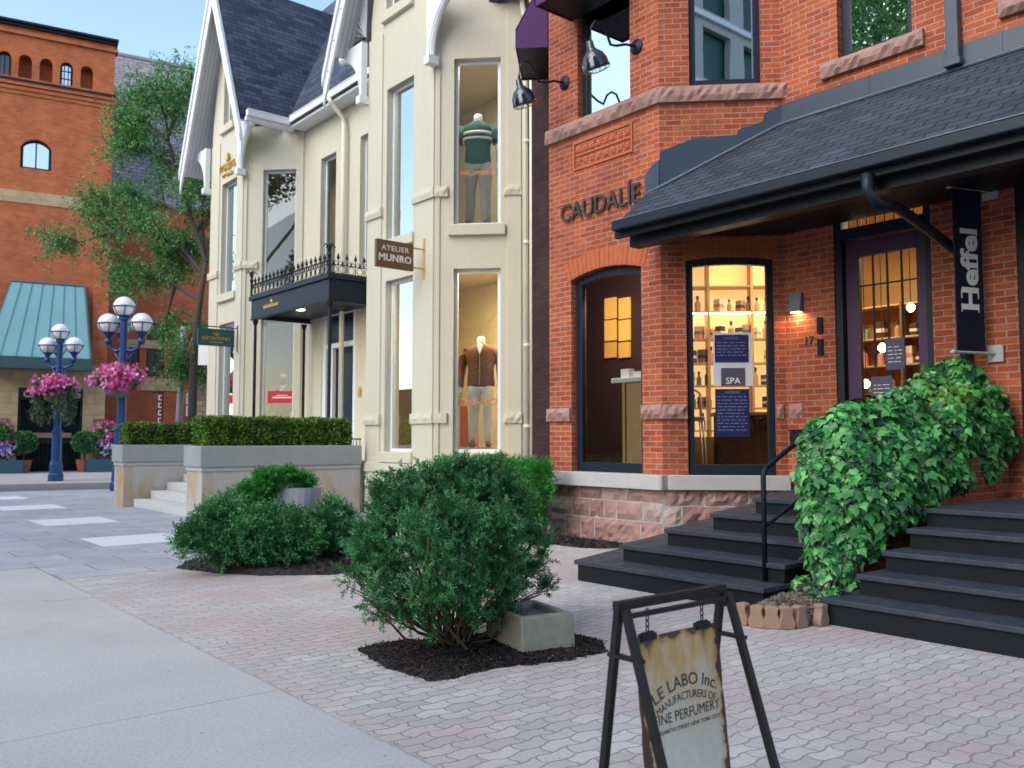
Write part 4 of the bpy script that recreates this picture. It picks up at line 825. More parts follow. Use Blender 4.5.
def mannequin(fr, u, n, z0, hgt, label, top, bottom, style, head=False, parts=None):
    """headless shop mannequin facing the frame normal; hgt = neck height above feet"""
    k = hgt/1.5; g = lambda x, y, z: fr.p(u+x*k, z0+z*k, n+y*k)
    r = root('mannequin', tuple(fr.p(u, z0, n)), label, 'mannequin')
    skin = M['white_gloss']
    def loop(cx, cy, z, rx, ry, m=16): return [g(cx+rx*math.cos(2*math.pi*i/m), cy+ry*math.sin(2*math.pi*i/m), z) for i in range(m)]
    MB().ring([loop(0, 0, 1.36, .075, .07), loop(0, 0, 1.43, .06, .06), loop(0, 0, 1.5, .056, .056), loop(0, 0, 1.515, .04, .04)]).build('neck', skin, r, smooth=True)
    loose = 1.08 if style == 'jacket' else 1.0
    sec = [(.0, .80, .16, .11), (.0, .84, .178*loose, .13), (0, .95, .17*loose, .125), (0, 1.08, .165*loose, .12), (0, 1.2, .195*loose, .13), (0, 1.3, .215*loose, .125), (0, 1.36, .19*loose, .10), (0, 1.40, .1, .08), (0, 1.42, .075, .07)]
    MB().ring([loop(c, 0, z, a, b) for c, z, a, b in sec]).build('jacket' if style == 'jacket' else 'shirt', top, r, smooth=True)
    for s in (-1, 1):
        slv = [(s*.185, 0, 1.34), (s*.245, 0, 1.22), (s*.265, -.005, 1.08)]; fore = [(s*.265, -.005, 1.08), (s*.28, .02, .95), (s*.275, .06, .82)]
        if style == 'jacket': mb = MB(); mb.tube([g(*p) for p in slv+fore[1:]], [.07*k, .065*k, .058*k, .052*k, .045*k], 12); mb.build('sleeve', top, r, smooth=True); st = [(s*.275, .06, .83)]
        else: mb = MB(); mb.tube([g(*p) for p in slv[:2]+[(s*.26, 0, 1.12)]], [.07*k, .068*k, .066*k], 12); mb.build('sleeve', top, r, smooth=True); mb = MB(); mb.tube([g(*p) for p in [(s*.26, 0, 1.13)]+fore], [.042*k, .04*k, .035*k, .027*k], 10); mb.build('arm', skin, r, smooth=True)
        mb = MB(); mb.tube([g(s*.275, .06, .83), g(s*.275, .07, .77), g(s*.27, .085, .70)], [.026*k, .036*k, .016*k], 8); 
        for f_ in range(4): mb.tube([g(s*.27+(f_-1.5)*.014, .08, .73), g(s*.268+(f_-1.5)*.014, .09, .665-abs(f_-1.5)*.008)], [.009*k, .006*k], 6)
        mb.tube([g(s*.255, .08, .78), g(s*.235, .1, .73)], [.011*k, .008*k], 6); mb.build('hand', skin, r, smooth=True)
        mb = MB(); mb.tube([g(s*.075, 0, .84), g(s*.095, .01, .7), g(s*.10, .015, .46), g(s*.105, 0, .25), g(s*.11, -.01, .06)], [.105*k, .098*k, .075*k, .066*k, .058*k], 14); mb.build('trouser_leg', bottom, r, smooth=True)
        mb = MB(); mb.tube([g(s*.11, -.05, .035), g(s*.112, .05, .035), g(s*.115, .14, .025)], [.04*k, .045*k, .03*k], 10); mb.build('shoe', M['floor_wood'], r, smooth=True)
    MB().ring([loop(0, 0, .74, .13, .11), loop(0, 0, .8, .17, .12), loop(0, 0, .88, .165, .118)]).build('trouser_hip', bottom, r, smooth=True)
    if style == 'jacket':
        mb = MB(); mb.tube([g(0, .128*loose, .85), g(0, .126*loose, 1.1), g(0, .13*loose, 1.28)], .008, 6); mb.build('zip', M['pale_wood'], r)
        mb = MB(); mb.mesh([g(-.045, .115, 1.39), g(.045, .115, 1.39), g(0, .15, 1.25), g(0, .09, 1.42)], [(0, 2, 1), (0, 1, 3), (0, 3, 2), (1, 2, 3)]); mb.build('undershirt', M['white_letter'], r)
    else:
        for z_, w_ in ((1.245, .035), (1.17, .03)): MB().ring([loop(0, 0, z_-w_/2, .204, .135), loop(0, 0, z_+w_/2, .208, .136)]).build('stripe', M['white_letter'], r, smooth=True)
    if head:
        MB().ring([loop(0, .02, 1.5, .05, .05), loop(0, .02, 1.56, .085, .09), loop(0, .02, 1.64, .09, .1), loop(0, .01, 1.72, .07, .08), loop(0, 0, 1.75, .03, .03)]).build('head', M['dark_blue'], r, smooth=True)
        MB().ring([loop(0, .0, 1.66, .1, .12), loop(0, 0, 1.72, .09, .11), loop(0, 0, 1.77, .06, .07), loop(0, 0, 1.785, .02, .02)]).build('cap', M['pale_wood'], r, smooth=True)
    return r
cl = lambda nme, c: plain(nme, c, .85, .18, 9, .5, bscale=25)
brown = cl('brown_jacket', (.16, .06, .03)); white = cl('white_trousers', (.8, .78, .74)); green = cl('green_shirt', (.02, .10, .08)); stone = cl('stone_trousers', (.62, .6, .52)); denim = cl('blue_denim', (.05, .1, .16)); black = cl('dark_trousers', (.012, .016, .03))
def stand(fr, xc, y_neck, y_foot, n):
    u, zn = fr.at(xc, y_neck, n); _, zf = fr.at(xc, y_foot, n); return u, zf, zn-zf
u, zf, hg = stand(b2, 481, 338, 447, -.6); mannequin(b2, u, -.6, zf, hg, 'headless mannequin in a brown jacket and white trousers in the lower boutique window', brown, white, 'jacket')
MB().fbox(b2, .25, 1.3, 1.06, zf-.005, -.95, -.32).build('window_stage', M['cream_wall'], ch)
u, zf2, hg = stand(b2, 478, 116, 228, -.6); mannequin(b2, u, -.6, zf2, hg, 'headless mannequin in a green striped shirt in the upper boutique window', green, stone, 'shirt')
if zf2 > 5.12: MB().fbox(b2, .25, 1.3, 5.11, zf2-.005, -.95, -.32).build('window_stage', M['cream_wall'], ch)
u, zf3, hg = stand(a2, 283, 376, 440, -.6); mannequin(a2, u, -.6, 1.3, 1.5, 'mannequin in a cap and blue denim jacket in the window behind the canopy', denim, black, 'jacket', head=True)
# red furniture panel behind the brown jacket mannequin
bxx = MB().fbox(b2, .33, .62, zf, zf+.75, -1.3, -.9).build('display_crate', cl('orange_box', (.4, .1, .03))); tag(bxx, 'orange brown display crate behind the brown jacket mannequin', 'crate')
# window lettering
ora = plain('orange_letter', (.55, .18, .05), .5, .05, 5, 0)
mb = MB(); u_, v_ = b2.at(479, 405, -.155); put_text(mb, 'MUNRO', .17, lambda x, y, h: b2.p(u_-.02+x*1.15, v_+y, -.158+h), .002, off=.002); mb.build('window_lettering', ora, ch)
mb = MB(); u_, v_ = b2.at(479, 175, -.155); put_text(mb, 'MUNRO', .12, lambda x, y, h: b2.p(u_+x*1.5, v_+y, -.158+h), .002, off=.002); mb.build('window_lettering', ora, ch)
# red sale strips
redm = plain('red_strip', (.55, .01, .03), .5, .05, 5, 0)
b_ = rect_px(a2, 268, 391, 297, 403, -.165); mb = MB(); mb.fbox(a2, b_[0], b_[1], b_[2], b_[3], -.158, -.152); rs = mb.build('window_banner', redm, ch)
mb = MB(); mb.fbox(a2, b_[0]+.12, b_[1]-.14, (b_[2]+b_[3])/2-.03, (b_[2]+b_[3])/2+.005, -.1515, -.15); mb.fbox(a2, b_[0]+.22, b_[1]-.24, (b_[2]+b_[3])/2+.035, (b_[2]+b_[3])/2+.05, -.1515, -.15); mb.build('banner_print', M['white_letter'], rs)
b_ = rect_px(a1, 230, 395, 239, 403, -.165); mb = MB(); mb.fbox(a1, b_[0], b_[1], b_[2], b_[3], -.158, -.152); mb.build('window_banner', redm, ch)
# ---- gooseneck lamps on the red bay
def gooseneck(py, label):
    plate = Vector(onX(*py[0], 8.78)); r = root('gooseneck_lamp', tuple(plate), label, 'lamp', 'gooseneck lamps on the red brick bay')
    MB().lathe(plate, [(.105, 0), (.105, .02), (.08, .035), (.035, .05)], 20, ax=Vector((-1, 0, 0))).build('wall_plate', M['black_paint'], r, smooth=False)
    y = plate.y; z = plate.z; P = [(8.75, y, z), (8.55, y, z+.01), (8.38, y, z+.06), (8.26, y, z+.2), (8.18, y, z+.36), (8.08, y, z+.44), (7.97, y, z+.43), (7.9, y, z+.33), (7.885, y, z+.18), (7.885, y, z+.06)]
    P = [(x, y_, z_-.32) if i > 2 else (x, y_, z_-.0-(.16 if i == 2 else 0)) for i, (x, y_, z_) in enumerate(P)]; P[1] = (8.55, y, z-.03)
    MB().tube(P, .018, 8).build('arm', M['black_paint'], r, smooth=True)
    ax = Vector((-.42, 0, 1)).normalized(); top = Vector((7.885, y, z-.24))
    prof = [(.03, .06), (.045, .05), (.05, -.04), (.075, -.07), (.13, -.12), (.165, -.19), (.18, -.28), (.185, -.30)]
    MB().lathe(top, prof, 24, ax=ax).build('shade', plain('lamp_enamel', (.012, .015, .03), .12, .1, 5, 0, coat=.6), r, smooth=True)
    mb = MB(); c = top; 
    for k in range(6):
        a = k*math.pi/6; Mx = ax.to_track_quat('Z', 'Y').to_matrix(); mb.tube([c+Mx@Vector((math.cos(a)*.18*math.cos(t), math.sin(a)*.18*math.cos(t), -.3-.05*math.sin(t))) for t in np.linspace(0, math.pi, 9)], .004, 5)
    mb.build('wire_guard', plain('brass_wire', (.5, .4, .25), .4, .1, 5, 0, metal=.6), r)
    return r
gooseneck([(637, 47)], 'black gooseneck lamp whose wall plate sits right of the upper bay window')
gooseneck([(565, 83)], 'black gooseneck lamp hanging in front of the dark gap beside the cream house')
# ---- purple awnings
def awning(fr, u0, u1, zt, zb, n1, label):
    r = root('awning', tuple(fr.p((u0+u1)/2, zb, 0)), label, 'awning'); mb = MB()
    mb.mesh([fr.p(u0, zt, .02), fr.p(u1, zt, .02), fr.p(u1, zb+.3, n1), fr.p(u0, zb+.3, n1), fr.p(u0, zt-.03, .02), fr.p(u1, zt-.03, .02), fr.p(u1, zb+.27, n1-.02), fr.p(u0, zb+.27, n1-.02)], [(0, 1, 2, 3), (7, 6, 5, 4), (0, 3, 7, 4), (1, 5, 6, 2), (3, 2, 6, 7), (0, 4, 5, 1)])
    for u_ in (u0, u1-.015): mb.mesh([fr.p(u_, zt, .02), fr.p(u_, zb+.3, n1), fr.p(u_, zb, n1), fr.p(u_, zb, .02), fr.p(u_+.015, zt, .02), fr.p(u_+.015, zb+.3, n1), fr.p(u_+.015, zb, n1), fr.p(u_+.015, zb, .02)], [(0, 1, 2, 3), (7, 6, 5, 4), (0, 4, 5, 1), (1, 5, 6, 2), (2, 6, 7, 3), (3, 7, 4, 0)])
    mb.build('canvas', M['awning_purple'], r)
    mb = MB(); mb.fbox(fr, u0, u1, zb, zb+.3, n1-.015, n1); mb.build('valance', M['awning_purple'], r)
    mb = MB(); mb.fbox(fr, u0+.02, u1-.02, zb+.02, zb+.04, .02, n1-.02); mb.build('frame', M['black_paint'], r)
fa = Fr(8.78, 9.7, 1, 1, -1, 1)
awning(f1, .55, 1.72, 8.7, 7.56, .76, 'purple canvas awning over the upper bay window at the top edge')
awning(fa, .12, 1.35, 8.7, 7.44, .52, 'purple canvas awning in the dark gap beside the cream house')
# ---- banner with vertical lettering
hb = root('banner_sign', (9.9, 3.87, 2.3), 'long navy banner reading Heffel upwards, hung on rods from the brick wall', 'banner')
fb = Fr(9.9, 3.9, -1, 0, 0, -1)   # projects from the wall
fb = Fr(9.88, 3.87, .94, -.34, -.34, -.94)
uL, _ = fb.at(957, 347); uR, _ = fb.at(985, 347); _, zT = fb.at(955, 188); _, zB = fb.at(958, 351)
mb = MB(); mb.fbox(fb, uL, uR, zB, zT, -.006, .006); mb.build('cloth', M['dark_blue'], hb)
for z, nm in ((zT+.01, 'top_rod'), (zB-.01, 'bottom_rod')):
    mb = MB(); mb.tube([fb.p(uL-.04, z, 0), fb.p(-.0, z, 0)], .016, 8); mb.lathe(fb.p(uL-.05, z, 0), [(.002, -.03), (.03, -.01), (.03, .01), (.002, .03)], 10); mb.build(nm, M['limestone'], hb)
    mb = MB(); mb.box(9.86, 3.79, z-.09, 9.885, 3.95, z+.09); mb.build('wall_plate', M['limestone'], hb, bevel=.005)
mb = MB(); vs_, _ = text_mesh('Heffel', 1., 'LEFT', .02); wdt = max(v[0] for v in vs_); z0_ = fb.at(965, 311)[1]; z1_ = fb.at(965, 229)[1]; sc_ = (z1_-z0_)/wdt; um = (uL+uR)/2
put_text(mb, 'Heffel', 1., lambda x, y, h: fb.p(um+.115-y*sc_*1.05*.82, z0_+x*sc_, .0065+h), .002, align='LEFT', off=.03)
# slab serifs
for x_, y_, l in ((.04*wdt, 0, .24), (.04*wdt, .72, .24), (.205*wdt, 0, .24), (.205*wdt, .72, .24), (.515*wdt, 0, .26), (.62*wdt, 0, .26), (.965*wdt, 0, .22)):
    a = z0_+(x_-l/2)*sc_; b = z0_+(x_+l/2)*sc_; uu = um+.115-y_*sc_*.86; mb.mesh([fb.p(uu-.008, a, .0088), fb.p(uu+.008, a, .0088), fb.p(uu+.008, b, .0088), fb.p(uu-.008, b, .0088)], [(0, 1, 2, 3)])
mb.build('lettering', M['white_letter'], hb)
# ---- hanging signs on the cream house
def hang_sign(name, label, y, x0, x1, z0, z1, mat, xw, arm):
    r = root(name, (xw, y, z0), label, 'sign'); MB().box(x0, y-.035, z0, x1, y+.035, z1).build('board', mat, r, bevel=.006)
    mb = MB(); mb.box(xw-.05, y-.03, z0-.12, xw-.02, y+.03, z1+.14)
    for z in arm: mb.box(x1 if len(arm) > 1 else x0, y-.012, z-.012, xw-.05, y+.012, z+.012)
    return r, mb
r, mb = hang_sign('hanging_sign', 'bronze projecting sign reading ATELIER MUNRO on the cream corner', 13.0, 7.74, 8.5, 4.38, 4.86, M['bronze_sign'], 8.79, (4.45, 4.8)); mb.build('bracket', M['gold'], r)
for s_, z_, sz in (('ATELIER', 4.68, .13), ('MUNRO', 4.5, .17)):
    mb = MB(); put_text(mb, s_, sz, lambda x, y, h: (8.12+x*1.05, 12.9645-h, z_+y), .002, off=.001 if sz < .15 else .005, space=1.15 if sz < .15 else 1.05); mb.build('lettering', M['white_letter'], r)
r, mb = hang_sign('hanging_sign', 'dark green projecting sign with a gold emblem and a line of gold lettering', 21.35, 7.74, 8.66, 3.72, 4.14, M['green_sign'], 8.79, (4.2,)); mb.build('bracket', M['green_sign'], r)
mb = MB(); R = random.Random(2); x = 7.83
while x < 8.56: l = .04; mb.box(x, 21.312, 3.86, x+l*.3, 21.3145, 3.94); mb.box(x, 21.312, R.choice((3.86, 3.925, 3.89)), x+l, 21.3144, R.choice((3.94, 3.945))); x += l+.018
mb.box(8.02, 21.312, 3.8, 8.36, 21.3145, 3.815); mb.build('gold_line', M['gold'], r)
mb = MB()
for s in (-1, 1): mb.mesh([(8.2, 21.3125, 4.0), (8.2+s*.1, 21.3125, 4.06), (8.2+s*.05, 21.3125, 3.99)], [(0, 1, 2)])
mb.box(8.19, 21.311, 3.97, 8.21, 21.3145, 4.07); mb.build('emblem', M['gold'], r)
# gold lettering on the gable bay
def scr(fr, u0, z0, w_, h_, n, parent, mat, name):
    mb = MB(); R = random.Random(5); u = u0
    while u < u0+w_: l = R.uniform(.06, .11); mb.fbox(fr, u, u+.02, z0, z0+h_, 0, n); mb.fbox(fr, u+.02, u+l, z0+(0 if R.random() < .5 else h_*.75), z0+h_*(.25 if R.random() < .5 else 1), 0, n*.9) ; u += l+.03
    mb.build(name, mat, parent)
scr(a1, .62, 8.5, 1.0, .17, .05, ch, M['gold'], 'gold_lettering'); scr(a1, .82, 8.32, .6, .08, .05, ch, M['gold'], 'gold_lettering')
mb = MB()
for k in range(7):
    t = math.pi*k/6; mb.tube([a1.p(1.12, 8.74, .03), a1.p(1.12+.16*math.cos(t), 8.76+.14*math.sin(t)+.03, .03)], .016, 6)
mb.build('emblem', M['gold'], ch)

# ================================================================== CANOPY
cn = root('entrance_canopy', (9.9, 17.8, 4.3), 'black entrance canopy with iron cresting on slim posts at the cream house', 'canopy')
X0, Y0, Y1, ZB, ZC = 8.4, 15.9, 19.72, 4.24, 4.76
mb = MB()
mb.box(X0, Y0, ZB, X0+.06, Y1, ZC-.1); mb.box(X0+.06, Y0, ZB, 9.89, Y0+.06, ZC-.1); mb.box(X0+.06, Y1-.06, ZB, 9.89, Y1, ZC-.1); mb.box(X0-.05, Y0-.05, ZC-.1, 9.89, Y1+.05, ZC); mb.box(X0-.02, Y0-.02, ZB-.04, X0+.09, Y1+.02, ZB); mb.box(X0+.09, Y0-.02, ZB-.04, 9.89, Y0+.09, ZB)
mb.box(X0+.062, Y0+.062, ZB+.1, 9.88, Y1-.062, ZB+.13); mb.build('canopy_box', M['navy_black'], cn, bevel=.01)
for x, y in ((X0+.06, Y0+.06), (X0+.06, Y1-.12), (9.7, Y1-.12), (9.7, Y0+.1)):
    mb = MB(); mb.tube([(x, y, .95), (x, y, ZB-.04)], .035, 10); mb.lathe((x, y, .95), [(.08, 0), (.08, .06), (.05, .12)], 12); mb.lathe((x, y, ZB-.16), [(.04, 0), (.065, .08), (.07, .12)], 12); mb.build('post', M['black_paint'], cn, smooth=False)
mb = MB()
def crest(p0, p1):
    p0, p1 = Vector(p0), Vector(p1); L = (p1-p0).length; d_ = (p1-p0).normalized(); n = int(L/.2); Z = Vector((0, 0, 1)); st = L/n
    for z in (.02, .2): mb.tube([p0+Z*z, p1+Z*z], .012, 5)
    for k in range(n+1):
        c = p0+d_*st*k; mb.tube([c, c+Z*.34], .01, 5)
        mb.lathe(c+Z*.30, [(.008, 0), (.04, .05), (.02, .1), (.004, .15)], 6)
        if k < n:
            m_ = c+d_*st/2; mb.tube([m_+d_*.07*math.cos(t)+Z*(.11+.08*math.sin(t)) for t in np.linspace(0, 2*math.pi, 11)], .008, 4, cap=False)
            mb.tube([c+Z*.2, c+d_*st*.25+Z*.3, c+d_*st*.5+Z*.2], .008, 4); mb.tube([c+d_*st*.5+Z*.2, c+d_*st*.75+Z*.3, c+d_*st+Z*.2], .008, 4); mb.lathe(m_+Z*.2, [(.006, 0), (.02, .04), (.004, .09)], 5)
crest((X0, Y0, ZC), (X0, Y1, ZC)); crest((X0, Y0, ZC), (9.8, Y0, ZC))
mb.build('iron_cresting', M['iron'], cn)
for y in (Y0, Y1):
    mb = MB(); mb.lathe((X0, y, ZC), [(.03, 0), (.03, .35), (.05, .38), (.025, .44), (.045, .5), (.01, .62)], 8)
    for k in range(4): a = k*math.pi/2; mb.tube([(X0, y, ZC+.5), (X0+.09*math.cos(a), y+.09*math.sin(a), ZC+.6), (X0+.13*math.cos(a), y+.13*math.sin(a), ZC+.54)], .014, 5)
    mb.build('finial', M['iron'], cn)
for y in (Y0+.5, Y1-1.5): MB().lathe((8.9, y, ZB+.085), [(.11, 0), (.12, .012)], 18).build('downlight_lens', emit('canopy_light', (1, .85, .6), 6), cn)
area('canopy_lamp', (8.9, Y0+.5, ZB+.05), .2, 5); area('canopy_lamp', (8.9, Y1-1.5, ZB+.05), .2, 5)
mb = MB(); 
mb = MB(); k0 = 0; u = 17.75
for k in range(9): mb.box(X0-.008, 18.25+k*.09, 4.40, X0, 18.31+k*.09, 4.46+(k % 2)*.015)
mb.lathe((X0, 18.63, 4.53), [(.05, 0), (.03, .012)], 8, ax=Vector((-1, 0, 0))); mb.build('gold_lettering', M['gold'], cn)

# ================================================================== ENTRANCE PLANTERS, STEPS, HEDGES
m, n_, bs = newmat('stained_concrete'); v = uvn(n_)
mp = N(n_, 'ShaderNodeMapping'); mp.inputs['Scale'].default_value = (1.3, .45, 1); n_.links.new(v, mp.inputs[0])
c = mix(n_, ramp(n_, noise(n_, mp.outputs[0], 1.2, 6, .65), [(.42, 0.), (.6, 1.)]), (.43, .42, .40), (.40, .27, .12)); c = mix(n_, ramp(n_, noise(n_, mp.outputs[0], 3.5, 5, .7), [(.58, 0.), (.78, .5)]), c, (.26, .2, .13))
c = mix(n_, ramp(n_, noise(n_, v, 1.6, 5), [(.4, 0.), (.65, .6)]), c, (.46, .45, .45)); n_.links.new(c, bs.inputs['Base Color']); bs.inputs['Roughness'].default_value = .9; bump(n_, bs, noise(n_, v, 50, 5), .3, .005); M['stained'] = m
M['cap_concrete'] = plain('cap_concrete', (.30, .315, .32), .85, .18, 2.5, .3)
M['step_concrete'] = plain('step_concrete', (.52, .52, .5), .85, .1, 4, .3)
def stone_planter(y0, y1, x0, x1, label):
    r = root('stone_planter', ((x0+x1)/2, (y0+y1)/2, 0), label, 'planter')
    MB().box(x0+.05, y0+.05, 0, x1, y1-.05, .86).build('plinth', M['stained'], r, bevel=.01)
    MB().box(x0+.03, y0+.03, .861, x1, y1-.03, .935).build('band', M['limestone'], r, bevel=.008)
    mb = MB(); mb.box(x0, y0, .936, x1, y0+.1, 1.3); mb.box(x0, y1-.1, .936, x1, y1, 1.3); mb.box(x0, y0+.1, .936, x0+.1, y1-.1, 1.3); mb.box(x1-.1, y0+.1, .936, x1, y1-.1, 1.3); mb.build('trough', M['cap_concrete'], r, bevel=.012)
    MB().box(x0+.1, y0+.1, .94, x1-.1, y1-.1, 1.26).build('soil', M['mulch'], r)
stone_planter(14.9, 15.72, 5.5, 8.62, 'nearer stone planter with a stained side wall, beside the cream house corner')
stone_planter(19.35, 20.1, 5.5, 8.62, 'farther stone planter across the entrance steps, next to the street')
t = root('entrance_steps', (6.5, 17.5, 0), 'pale concrete steps between the two stone planters', 'steps')
for k in range(6): MB().box(5.75+.34*k, 15.73, 0 if k == 0 else .166*k+.001, 8.7, 19.34, .166*(k+1)).build('step', M['step_concrete'], t, bevel=.01)
MB().box(8.6, 15.1, .0, 9.88, 20.9, .99).build('landing', M['step_concrete'], t)
# little black rail at the landing
t = root('landing_rail', (8.66, 15.3, 1.0), 'short black iron rail at the right end of the near hedge', 'railing')
mb = MB(); mb.tube([(8.66, 15.02, 1.42), (8.66, 15.75, 1.42)], .015, 6); mb.build('handrail', M['iron'], t)
mb = MB(); 
for k in range(6): y = 15.05+k*.13; mb2 = MB(); mb2.tube([(8.66, y, .96), (8.66, y, 1.42)], .008, 5); mb2.build('baluster', M['iron'], t)
def hedge(x0, x1, y0, y1, z0, z1, label, n=26000, mat='hedge', sz=.05, group=None, inner='hedge'):
    dims = np.array([x1-x0, y1-y0, z1-z0]); A = np.array([dims[1]*dims[2], dims[1]*dims[2], dims[0]*dims[2], dims[0]*dims[2], dims[0]*dims[1]]); f = rng.choice(5, n, p=A/A.sum())
    P = rng.random((n, 3))*dims; dep = rng.random(n)**1.5*.12; Nn = np.zeros((n, 3))
    for i, (ax, side) in enumerate(((0, 0), (0, 1), (1, 0), (1, 1), (2, 1))):
        q = f == i; P[q, ax] = dep[q] if side == 0 else dims[ax]-dep[q]; Nn[q, ax] = 1 if side else -1
    # uneven surface
    w = np.sin(P[:, 0]*7+P[:, 2]*5)*np.sin(P[:, 1]*6+P[:, 2]*8)*.02+np.sin(P[:, 0]*19)*.008
    P += Nn*w[:, None]; P += np.array([x0, y0, z0])
    A_ = unit(Nn+rng.normal(size=(n, 3))*.7+np.array([0, 0, .4])); s = sz*rng.uniform(.6, 1.4, n)
    r = root('hedge', ((x0+x1)/2, (y0+y1)/2, z0), label, 'hedge', group)
    leaves('foliage', M[mat], P, A_, rdir(n), s, s*.45, r, 'dia')
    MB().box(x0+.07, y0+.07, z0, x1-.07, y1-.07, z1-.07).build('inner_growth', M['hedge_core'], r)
    for k in range(5): mb = MB(); xx = x0+(x1-x0)*(k+.5)/5; mb.tube([(xx, (y0+y1)/2, z0-.03), (xx, (y0+y1)/2, z0+.2)], .015, 5); mb.build('stem', M['bark'], r)
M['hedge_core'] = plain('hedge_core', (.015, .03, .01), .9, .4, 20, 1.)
hedge(5.62, 8.42, 15.0, 15.62, 1.29, 1.78, 'long clipped box hedge in the nearer stone planter', 30000)
hedge(5.62, 8.42, 19.44, 20.0, 1.29, 1.74, 'clipped box hedge in the farther stone planter', 20000)
# ================================================================== FAR BUILDING
far = root('tower_building', (9, 43, 0), 'orange brick tower with a row of small arched niches and a slanted teal glass front', 'building')
g0 = frf; RU = g0.at(108, 300)[0]; LU = -8
z_top = 19.65
niches = []
hs = []
wu0, wz0 = g0.at(20, 167); wu1, wz1 = g0.at(52, 142)
hs.append((wu0, wu1, wz0, wz1, .38))
nz0 = g0.at(60, 85)[1]; 
for k, px in enumerate((4, 25, 46, 66.5, 87)):
    u = g0.at(px, 75)[0]; hs.append((u-.26, u+.26, 17.4, 18.45, .25)); niches.append(u)
for k in range(1, 6): hs.append((niches[0]-.78*k-.26, niches[0]-.78*k+.26, 17.4, 18.45, .25))
door = (g0.at(18, 400)[0], g0.at(83, 400)[0], 0, 3.68)
mb = MB(); wall(mb, g0, LU, RU, 4.75, z_top, .5, [h for h in hs]); mb.build('brick_front', M['far_brick'], far)
mb = MB(); mb.fbox(g0, LU, RU, 4.75, z_top, -12, -.52); mb.build('brick_core', M['far_brick'], far)
for k, h in enumerate(hs[1:]):
    if k == 3: window(far, g0, h[0]+.02, h[1]-.02, h[2], h[3], .25, .2, .07, .06, mat=M['black_paint'], glass=M['sky_glass'], mull=(.33, .66), rails=(17.75, 18.1))
    if k == 0: window(far, g0, h[0]+.02, h[1]-.02, h[2], h[3], .25, .2, .07, .06, mat=M['black_paint'], glass=M['glass'], mull=(.5,))
window(far, g0, wu0+.01, wu1-.01, wz0, wz1, .38, .18, .1, .08, mat=M['black_paint'], glass=M['sky_glass'], mull=(.5,))
mb = MB(); mb.fbox(g0, LU, RU+.06, 19.65, 19.77, -12, .15); mb.fbox(g0, LU, RU+.12, 19.77, 19.87, -12, .28); mb.build('cornice', M['black_paint'], far)
for z, q in ((19.3, .12), (17.0, .16), (16.8, .1), (16.62, .05)): mb = MB(); mb.fbox(g0, LU, RU+q, z, z+.16, -.4, q); mb.build('brick_course', M['far_brick'], far)
mb = MB(); mb.fbox(g0, LU, RU+.1, 17.16, 17.26, -.4, .2); mb.build('slate_course', M['black_paint'], far)
zb1 = g0.at(40, 193)[1]; zb0 = g0.at(40, 205)[1]
M['tan_stone'] = bricks('tan_stone', (.42, .3, .16), (.50, .37, .22), (.3, .22, .13), bw=1.1, bh=.5, ms=.012, dirt=.3)
M['rough_stone'] = bricks('rough_stone', (.22, .13, .11), (.45, .32, .18), (.2, .14, .1), bw=.7, bh=.28, ms=.02, dirt=.4, bmp=1., dist=.05)
mb = MB(); mb.fbox(g0, LU, g0.at(84, 200)[0], zb0, zb1, -.4, .03); mb.build('stone_band', M['tan_stone'], far)
mb = MB(); wall(mb, g0, LU, RU, 0, 4.6, .5, [(door[0], door[1], 0, door[3])]); mb.fbox(g0, LU, RU+.06, 4.6, 4.74, -.4, .1); mb.build('stone_base', M['tan_stone'], far)
for a, b in ((LU, door[0]-.35), (door[1]+.45, RU-.02)): mb = MB(); mb.fbox(g0, a, b, .0, 2.35, -.3, .06); mb.build('rubble_wall', M['rough_stone'], far)
mb = MB(); mb.fbox(g0, RU-.62, RU+.02, 4.76, 12.5, -.3, .12); mb.build('pilaster', M['far_brick'], far)
# door recess
mb = MB(); mb.fbox(g0, door[0], door[1], 0, door[3], -1.3, -1.2); mb.fbox(g0, door[0]-.02, door[0]+.1, 0, door[3], -1.2, -.05); mb.fbox(g0, door[1]-.1, door[1]+.02, 0, door[3], -1.2, -.05); dz = mb.build('entrance', M['black_paint'], far)
mb = MB(); mb.fbox(g0, door[0]+.1, door[1]-.1, 3.15, 3.66, -.4, -.02); fsn = mb.build('fascia_sign', M['black_paint'], far)
mb = MB(); u_, v_ = g0.at(23, 394)
put_text(mb, 'Ca', .42, lambda x, y, h: g0.p(u_+x, 3.27+y, -.015+h), .01, align='LEFT', off=.01)
mb.build('sign_lettering', M['tan_stone'], fsn); mb = MB(); u_, v_ = g0.at(72, 394); put_text(mb, 'ns', .42, lambda x, y, h: g0.p(u_+x, 3.27+y, -.015+h), .01, align='LEFT', off=.01); mb.build('sign_lettering', M['tan_stone'], fsn)
mb = MB()
for k in range(14): u_ = door[0]+.25+k*(door[1]-door[0]-.5)/13; mb.tube([g0.p(u_, .05, -.7), g0.p(u_, 1.3, -.7)], .025, 5)
mb.fbox(g0, door[0]+.2, door[1]-.2, 1.25, 1.45, -.75, -.65); mb.build('iron_gate', M['iron'], dz)
mb = MB(); mb.fbox(g0, g0.at(30, 440)[0], g0.at(72, 440)[0], 1.5, 1.72, -.66, -.62); mb.build('gate_panel', M['sandstone'], dz)
